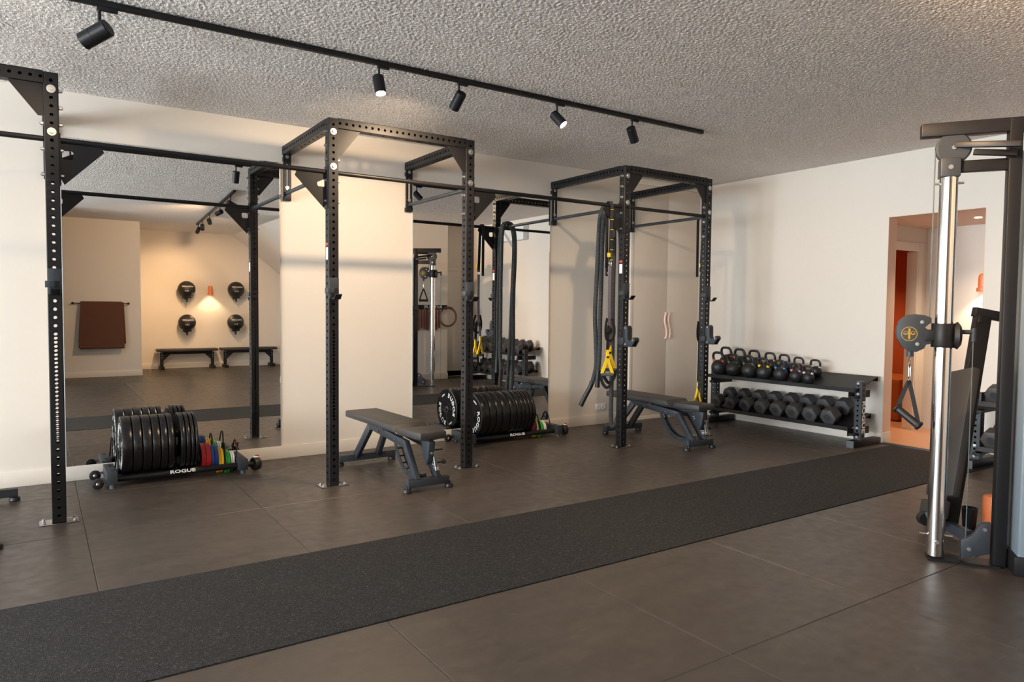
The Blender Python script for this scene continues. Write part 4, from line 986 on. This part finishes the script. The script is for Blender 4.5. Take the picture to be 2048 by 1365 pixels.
    C('snap_link', B().tube([hp-Z(.14)+s*.012*math.sin(t_)-Z(.03-.03*math.cos(t_)) for t_ in np.linspace(0, 2*PI, 12, endpoint=False)], .0035, 6, closed=True).cyl(hp-Z(.19), hp-Z(.245), .007, 10).tube([hp-Z(.262)+s*.016*math.sin(t_)+Z(.016*math.cos(t_)) for t_ in np.linspace(0, 2*PI, 14, endpoint=False)], .0035, 6, closed=True), 'chrome')
    s = Vector((d.y, -d.x, 0))
    # foot pulley
    F2 = Matrix((d, Vector((0, 0, 1)), d.cross(Vector((0, 0, 1))))).transposed().to_4x4(); F2.translation = q
    fp = C('foot_pulley_plate', B().prism([(.04, .06), (.17, .02), (.175, .12), (.13, .145), (.11, .17), (.095, .205), (.07, .225), (.04, .23)], .03, F2), 'steel_blue', bevel=.003)
    for x, y in ((.065, .19), (.135, .075)):
        for sd in (-1, 1): part('bolt', B().lathe([(0, 0), (.012, 0), (.010, .006), (0, .007)], F2 @ Matrix.Translation((x, y, .015*sd)) @ (Matrix() if sd > 0 else Matrix.Rotation(PI, 4, 'Y')), 14), M['zinc'], fp, off=L)
    # weight-stack tower behind the post
    e = q-d*.20
    tw = C('stack_tower', B().box(e+Z(1.14)-d*.02, (.27, .33, 2.14), Matrix((s, d, Vector((0, 0, 1)))).transposed()), 'panel', bevel=.012)
    for sg in (-1, 1): part('stack_window', B().box(e+Z(1.14)-d*.02+s*sg*.1355, (.004, .24, 1.98), Matrix((s, d, Vector((0, 0, 1)))).transposed()), M['panel_light'], tw, .002, off=L)
    C('tower_base', B().box(e+Z(.05)-d*.02, (.29, .36, .1), Matrix((s, d, Vector((0, 0, 1)))).transposed()), 'steel', bevel=.004)
    return hp, d, s
hp1, d1, s1 = column(2.280, -3.235, -34, 1.225, -34)
hp2, d2, s2 = column(3.82, -3.33, 52, 1.93, -120)
C('rear_beam', B().bar((2.25, -3.75, 2.325), (3.95, -3.75, 2.325), .07, .07), 'steel', bevel=.004)
C('base_beam', B().bar((2.5, -3.80, .04), (3.55, -3.80, .04), .08, .08), 'steel', bevel=.004)
def strap_handle(hp, axis, lab, drop=.26):
    t = thing('stirrup_grip', lab, 'cable grip', hp-Vector((0, 0, drop)), group='stirrup handles on the cable machine')
    ax = Vector(axis).normalized(); up = ax.cross(Vector((0, 0, 1))).normalized()
    a = -ax*.072; c = ax*.072; dz = Vector((0, 0, -.21))
    part('strap', B().tube([Vector((0, 0, -.01)), a*.35+dz*.35, a+dz], 0, flat=(.022, .003), up=up).tube([Vector((0, 0, -.01)), c*.35+dz*.35, c+dz], 0, flat=(.022, .003), up=up), M['webbing'], t)
    part('grip', B().lathe([(0, -.078), (.025, -.078), (.027, -.07), (.021, -.062), (.020, 0), (.021, .062), (.027, .07), (.025, .078), (0, .078)], zto(dz, ax), 20), M['rubber'], t)
strap_handle(hp1, (.02, -.55, -.38), 'black stirrup handle hanging from the near pulley in front of the doorway')
strap_handle(hp2, (.9, .2, 0), 'black stirrup handle hanging from the far pulley, seen in the right mirror')

# bench stored upright behind the machine
L = (2.80, -2.98, 0)
t = thing('upright_stored_bench', 'black adjustable bench stood on end behind the near cable column', 'weight bench', L)
S = lambda n_, b_, m_, **k: part(n_, b_, M[m_], t, off=L, **k)
base = Vector((2.80, -3.06, .05)); topv = Vector((3.29, -3.00, 1.33))
ax = (topv-base).normalized(); side = Vector((.56, .83, 0)); nr = side.cross(ax).normalized()
if nr.x > 0: nr = -nr
S('main_rail', B().bar(base, topv, .10, .045, side), 'steel', bevel=.004)
S('top_crossbar', B().bar(topv+nr*.06+ax*.01, topv-nr*.13+ax*.03, .05, .06).cyl(topv+nr*.02-ax*.01, topv+nr*.02-ax*.06, .03, 16), 'steel', bevel=.004)
S('back_pad', B().bar(base+ax*.16+nr*.065, base+ax*.98+nr*.065, .055, .26, side), 'vinyl', bevel=.015)
S('seat_pad', B().bar(base-ax*-.02+nr*.10, base+ax*.13+nr*.10, .05, .22, side), 'vinyl', bevel=.012)
S('base_crossbar', B().bar(base-side*.20, base+side*.20, .05, .06), 'steel_blue', bevel=.004)
S('wheel_arm', B().bar(base, base+nr*.14+Vector((0, 0, .01)), .03, .04), 'steel_blue', bevel=.003)
S('wheel', B().cyl(base+nr*.15-side*.02+Vector((0, 0, .0)), base+nr*.15+side*.02, .04, 20), 'rubber')
S('foot', B().bar(base+nr*.15+Vector((-.02, -.08, -.02)), base+nr*.19+Vector((-.02, -.08, .05)), .05, .05), 'foam', bevel=.006)
# roller and tub
t = thing('foam_roller', 'terracotta foam roller standing on the floor behind the cable machine post', 'foam roller', (3.10, -3.185, 0))
part('cylinder', B().lathe([(.0, .0), (.055, 0), (.06, .006), (.06, .205), (.055, .217), (.045, .222), (0, .222)], None, 32), M['roller'], t)
t = thing('storage_tub', 'small black tub with blue lining beside the terracotta foam roller', 'tub', (3.03, -3.08, 0))
part('shell', B().lathe([(0, 0), (.036, 0), (.044, .125), (.046, .132), (.041, .132), (.035, .02), (0, .02)], None, 24), M['rubber'], t)
part('lining', B().lathe([(0, .03), (.0345, .03), (.040, .125), (.039, .125), (.0335, .032), (0, .032)], None, 24), M['darkblue'], t)

# small room lamps
def point(name, loc, pw, col, r=.06):
    d = bpy.data.lights.new(name, 'POINT'); d.energy = pw; d.color = col; d.shadow_soft_size = r
    o = bpy.data.objects.new(name, d); COL.objects.link(o); o.location = loc; return o
def downlight(x, y, z, lab, pw, col):
    t = thing('recessed_downlight', lab, 'ceiling light', (x, y, z))
    part('bezel', B().lathe([(.035, 0), (.045, 0), (.045, -.004), (.035, -.004), (.035, 0)], None, 24), M['white'], t)
    part('lens', B().cyl((0, 0, -.001), (0, 0, -.003), .034, 24), M['warm_glow'], t)
    ld = bpy.data.lights.new('bulb', 'SPOT'); ld.energy = pw*3; ld.color = col; ld.spot_size = math.radians(120); ld.spot_blend = .7; ld.shadow_soft_size = .03
    p = bpy.data.objects.new('bulb', ld); COL.objects.link(p); p.location = (0, 0, -.02); p.parent = t
downlight(6.1, -1.75, DZ, 'small round downlight in the corridor ceiling behind the doorway', 13, (1, .76, .55))
downlight(7.0, .3, 2.398, 'small round downlight in the ceiling of the orange room', 26, (1, .6, .3))
